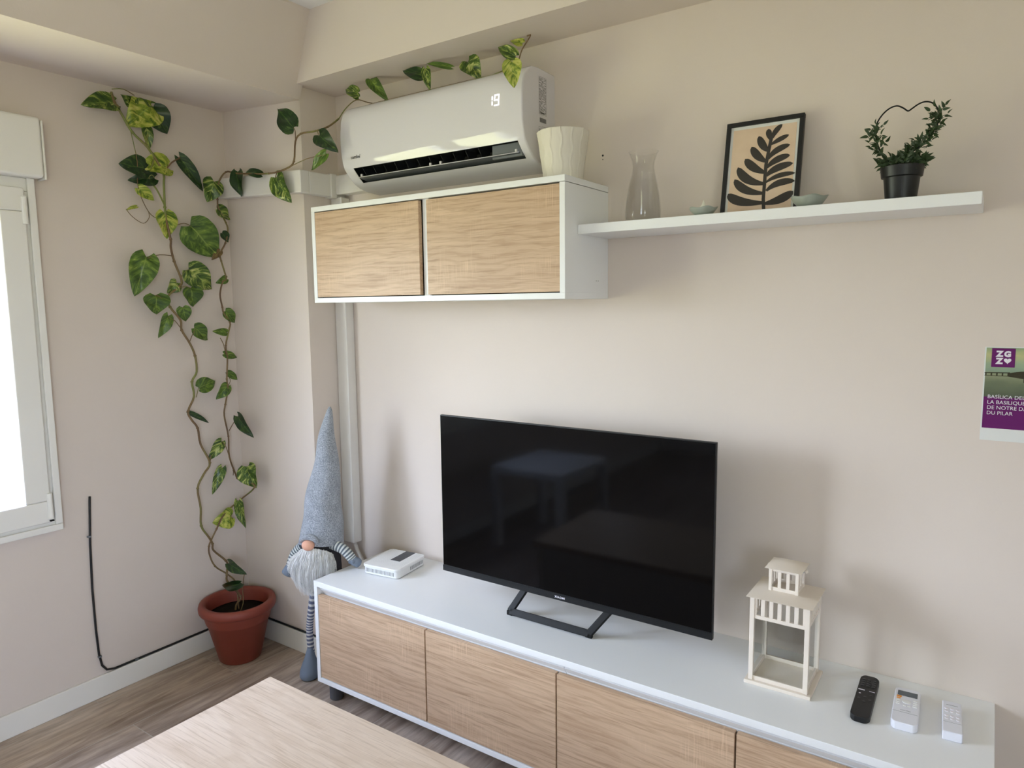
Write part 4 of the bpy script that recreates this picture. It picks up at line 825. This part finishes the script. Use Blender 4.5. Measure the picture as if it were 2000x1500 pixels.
obj('roof', b, M['cream'], la, bevel=.0015)
b = MB(); q_ = .033; z0 = .248
for sx in (-1, 1):
    for sy in (-1, 1): lb(sx * q_ - .004, sx * q_ + .004, sy * q_ - .004, sy * q_ + .004, z0, .312, b)
for s_ in (-1, 1):
    for a, c_ in ((z0, z0 + .012), (.302, .312)): lb(-q_, q_, s_ * q_ - .002, s_ * q_ + .002, a, c_, b); lb(s_ * q_ - .002, s_ * q_ + .002, -q_, q_, a, c_, b)
    for i in (-1, 1): lb(i * .0105 - .0042, i * .0105 + .0042, s_ * q_ - .0018, s_ * q_ + .0018, z0 + .012, .302, b); lb(s_ * q_ - .0018, s_ * q_ + .0018, i * .0105 - .0042, i * .0105 + .0042, z0 + .012, .302, b)
obj('chimney', b, M['cream'], la, bevel=.0006)
b = MB(); e_, z_ = .047, H1 + .311
b.hexa([(LXc - e_, LYc - e_, z_), (LXc + e_, LYc - e_, z_), (LXc + e_, LYc + e_, z_), (LXc - e_, LYc + e_, z_)], [(LXc - .020, LYc - .020, z_ + .011), (LXc + .020, LYc - .020, z_ + .011), (LXc + .020, LYc + .020, z_ + .011), (LXc - .020, LYc + .020, z_ + .011)])
obj('cap', b, M['cream'], la, bevel=.002)
b = MB()
for s_ in (-1, 1):
    lb(-hx + t / 2, hx - t / 2, s_ * hy - .0008, s_ * hy + .0008, .021, .178, b); lb(s_ * hx - .0008, s_ * hx + .0008, -hy + t / 2, hy - t / 2, .021, .178, b)
obj_split('glass_pane', b, M['pane'], la)
b = MB(); hb = [(LXc + .048 * math.cos(a) , LYc + .012 + .050 * math.sin(a), H1 + .300 - .012 * math.sin(a)) for a in [PI * .0 + PI * i / 16 for i in range(17)]]
b.tube([(LXc + .036, LYc, H1 + .300)] + hb + [(LXc - .036, LYc, H1 + .300)], .002, 8); obj('carry_handle', b, M['steel'], la, smooth=True)
b = MB()
for s_ in (-1, 1): b.sphere((LXc + s_ * .046, LYc + .006, H1 + .303), .0055, 12, 8)
obj_split('handle_rivet', b, M['cream'], la, smooth=True)

# ------------------------------------------------------------------ remotes
def remote(name, label, c, L_, W_, T_, rot, mat, r=.008, curve=True):
    o = thing(name, label, 'remote control', c, rot, group='remote controls on the cabinet')
    pl = rrect(W_ / 2, L_ / 2, r, 6)
    if curve: pl = [(x, y + (-1 if y < 0 else 1) * .007 * (1 - (2 * x / W_) ** 2)) for x, y in pl] if r > .009 else pl
    b = MB(); b.prism(pl, 0, T_); obj('shell', b, mat, o, local=True, bevel=.0025, seg=3); return o
r1 = remote('remote_control', 'black television remote lying nearest the lantern', (2.523, -.166, H1), .205, .044, .016, math.radians(1), M['black'], .012)
b = MB()
for i in range(4):
    for j in range(3): b.lathe([(.0042, 0), (.0042, .001), (.003, .0014)], (-.0125 + j * .0125, .082 - i * .011, .016), 12)
for i in range(4):
    for j in range(3):
        if (i + j) % 2 == 0: b.lathe([(.0036, 0), (.0036, .0008)], (-.0125 + j * .0125, .004 - i * .012, .016), 12)
obj_split('button', b, plain('black_button_rubber', S(40, 40, 43), .35, .5), r1, local=True)
b = MB(); b.prism([(x * 1 - .0115, y + .0245) for x, y in rrect(.0075, .0017, .0016)], .0158, .0168); b.prism([(x + .0125, y + .0245) for x, y in rrect(.0065, .0008, .0007)], .0158, .0164); b.lathe([(.0022, 0), (.0022, .0009)], (-.013, .004, .016), 10)
obj('white_key', b, M['whiteink'], r1, local=True)
r2 = remote('remote_control', 'white air conditioner remote with grey display in the middle', (2.613, -.168, H1), .165, .056, .020, math.radians(2), M['lavender'], .0105)
b = MB(); b.box(-.0215, .0215, .044, .068, .0199, .0206); obj('display', b, M['lcd'], r2, local=True)
b = MB(); b.box(-.0225, -.012, .034, .041, .0199, .0215); b.box(-.0225, -.014, .026, .031, .0199, .0212); obj_split('power_button', b, M['orange'], r2, local=True, bevel=.0008)
b = MB()
for i in range(3): b.box(-.0225, -.0145, .016 - i * .009, .021 - i * .009, .0199, .0212)
for i in range(4): b.box(.0135, .0225, .026 - i * .0095, .0315 - i * .0095, .0199, .0212)
b.lathe([(.0095, 0), (.0095, .0014), (.006, .0018)], (0, .016, .0199), 20); b.box(-.0065, -.001, -.006, -.001, .0199, .0212); b.box(.003, .0085, -.006, -.001, .0199, .0212)
obj_split('button', b, M['router'], r2, local=True, bevel=.0005)
obj('logo', text_mb('comfee', .0075, Matrix.Translation((0, -.029, .0202)), align='CENTER'), M['greyplastic'], r2, local=True)
b = MB(); b.box(-.0265, .0265, -.0372, -.0365, .0199, .0203); obj('cover_seam', b, M['greyplastic'], r2, local=True)
r3 = remote('remote_control', 'small white six button remote at the right end of the cabinet', (2.708, -.166, H1), .145, .040, .022, math.radians(3), M['lavender'], .003)
b = MB()
for j in range(2):
    for i, xx in enumerate((-.0115, 0, .0115)):
        yy_ = .034 - j * .034; b.lathe([(.0042, 0), (.0042, .001), (.003, .0014)], (xx, yy_, .0219), 14); b.lathe([(.0038, 0), (.0038, .001), (.0028, .0013)], (xx, yy_ - .013, .0219), 14)
obj_split('button', b, M['whiteink'], r3, local=True)
b = MB(); b.box(-.012, .012, .052, .0535, .0219, .0222); obj('status_line', b, M['greyplastic'], r3, local=True); b = MB(); b.box(-.018, .018, -.0292, -.0285, .0219, .0222); obj('cover_seam', b, M['greyplastic'], r3, local=True)

# ------------------------------------------------------------------ gnome
GL = (.61, -.268, 0); GR = math.radians(22)
gn = thing('gnome_doll', 'tall grey felt gnome doll with long white beard leaning on the low cabinet', 'doll', GL, GR)
def tube_uv(mb, uvs, pts, rf, n_=18, flat=1.0):
    s0 = len(mb.v); mb.tube(pts, rf, n_)
    N_ = len(pts)
    for i in range(N_): uvs += [(k / n_, i / (N_ - 1)) for k in range(n_)]
# body
b = MB(); pr = [(.012, .365), (.05, .37), (.072, .395), (.080, .44), (.078, .49), (.070, .53), (.058, .57), (.03, .60)]
b.lathe(pr, (.0, 0, 0), 32, True, True); obj('body', b, M['bodycloth'], gn, local=True, smooth=True)
# hat: tall cone leaning slightly to the viewer's right, soft creases
hat = MB(); n_, m_ = 48, 40; vs = []
for i in range(m_ + 1):
    t = i / m_; z = .568 + .520 * t
    r = .081 * (1 - t) ** .80 + .006 if t < .98 else .004
    r *= 1 + .05 * math.sin(t * PI * 1.0)
    cx = .006 + .044 * t ** 1.25 + .004 * math.sin(t * 14); cy = .010 * math.sin(t * 3) + .02 * t
    for k in range(n_):
        a = 2 * PI * k / n_; cre = 1 + .030 * math.sin(a * 2 + t * 17) * math.sin(t * PI) + .018 * math.sin(a * 5 + t * 26 + 1) * (1 - t) 
        sag = -.014 * (1 - t) ** 8 * (1 - .8 * math.cos(a + PI / 2)) if True else 0
        vs.append((cx + r * cre * math.cos(a), cy + r * cre * math.sin(a) * .92, z + sag))
hat.add(vs, [(i * n_ + k, i * n_ + (k + 1) % n_, (i + 1) * n_ + (k + 1) % n_, (i + 1) * n_ + k) for i in range(m_) for k in range(n_)] + [tuple(m_ * n_ + k for k in range(n_))])
ho = obj('hat', hat, M['felt'], gn, local=True, smooth=True)
b = MB(); arc = [(-.002 + .034 * math.cos(a), -.078 - .006 * math.sin(a), .582 + .022 * math.sin(a)) for a in [PI * i / 12 for i in range(13)]]
b.tube(arc, lambda t: .008 + .004 * math.sin(t * PI), 10); obj('hat_fold', b, M['felt'], ho, local=True, smooth=True)
b = MB(); b.sphere((-.004, -.084, .572), (.025, .021, .021), 24, 16); obj('nose', b, M['skin'], gn, local=True, smooth=True)
# beard of many tapered strands
b = MB(); rb = random.Random(21)
for i in range(3000):
    u = rb.uniform(-1, 1); a = -PI / 2 + u * 1.02; layer = rb.random()
    rx = .072 + .010 * layer
    p0 = Vector((rx * math.cos(a) + .008, rx * math.sin(a) - .004, .562 - .030 * abs(u) ** 2 - .02 * rb.random() ** 2 - .03 * (1 - layer) * rb.random()))
    L_ = (.160 - .085 * abs(u) ** 1.5) * rb.uniform(.7, 1.06) * (1 if u > 0 else 1)
    swing = Vector((math.cos(a) * .030 + rb.uniform(-.018, .018) - .006, -.020 + rb.uniform(-.012, .006), 0))
    pts = []
    for k in range(6):
        t = k / 5; pts.append(p0 + swing * (math.sin(t * PI * .7) * 1.0) + Vector((-u * .020 * t * t - .006 * t + .0022 * math.sin(t * 5 + i), 0, -L_ * t)))
    wdt = rb.uniform(.0006, .0011); b.tube(pts, lambda t: wdt * (1 - t) + .0002, 3, cap=False)
obj('beard', b, M['hair'], gn, local=True, smooth=True)
# arms
def limb(name, pts, rf, mat, parent=gn):
    mb = MB(); uv = []; tube_uv(mb, uv, smooth_path(pts, 6), rf, 16); o = obj(name, mb, mat, parent, local=True, smooth=True); put_uv(o, uv); return o
GI = Matrix.Rotation(-GR, 4, 'Z') @ Matrix.Translation((-GL[0], -GL[1], 0))
hand = GI @ Vector((.772, -.225, H1 + .016)); 
sh_ = Vector((.060, -.020, .560))
a1 = limb('arm', [sh_, sh_.lerp(hand, .40) + Vector((.008, -.004, .012)), sh_.lerp(hand, .80) + Vector((0, 0, .004))], lambda t: .021 - .003 * t, M['arm'])
b = MB(); p_, q_ = sh_.lerp(hand, .74), hand + (hand - sh_).normalized() * .014; q_.z = hand.z
b.tube(smooth_path([p_, p_.lerp(q_, .5), q_], 5), lambda t: .0185 * (1.0 - .1 * t) * (math.cos(max(0, t - .75) * 5.6)) + .0005, 16); b.sphere(tuple(p_.lerp(q_, .5) + Vector((-.004, -.016, .006))), (.008, .010, .007), 12, 8)
obj('mitten', b, M['mitt'], a1, local=True, smooth=True)
sh2 = Vector((-.066, -.012, .540)); h2 = Vector((-.128, -.040, .428))
a2 = limb('arm', [sh2, Vector((-.100, -.016, .505)), sh2.lerp(h2, .78)], lambda t: .022 - .003 * t, M['arm'])
b = MB(); b.tube(smooth_path([sh2.lerp(h2, .7), sh2.lerp(h2, .9), h2], 5), lambda t: .020 * (1 + .12 * math.sin(t * PI)) * (math.cos(max(0, t - .75) * 5.6)) + .0005, 16); b.sphere(tuple(h2 + Vector((.014, -.008, .020))), (.009, .009, .014), 12, 8)
obj('mitten', b, M['mitt'], a2, local=True, smooth=True)
# legs and boots
for lx, ly, bend in ((-.0600, .004, -.004), (.030, .022, .002)):
    lo_ = limb('leg', [(lx * .55, ly, .39), (lx * .85 + bend, ly, .26), (lx + bend, ly, .18), (lx, ly, .085)], lambda t: .0135, M['leg'])
    b = MB(); b.lathe([(.010, .118), (.016, .10), (.024, .075), (.034, .05), (.040, .028), (.040, .012), (.033, .002), (.01, .0)][::-1], (lx, ly - .012, 0), 28, True, True)
    for i, v in enumerate(b.v):
        if v[2] < .07: b.v[i] = (v[0], v[1] - max(0, (ly - .012) - v[1]) * .35 * (1 - v[2] / .07), v[2])
    obj('boot', b, M['mitt'], lo_, local=True, smooth=True)
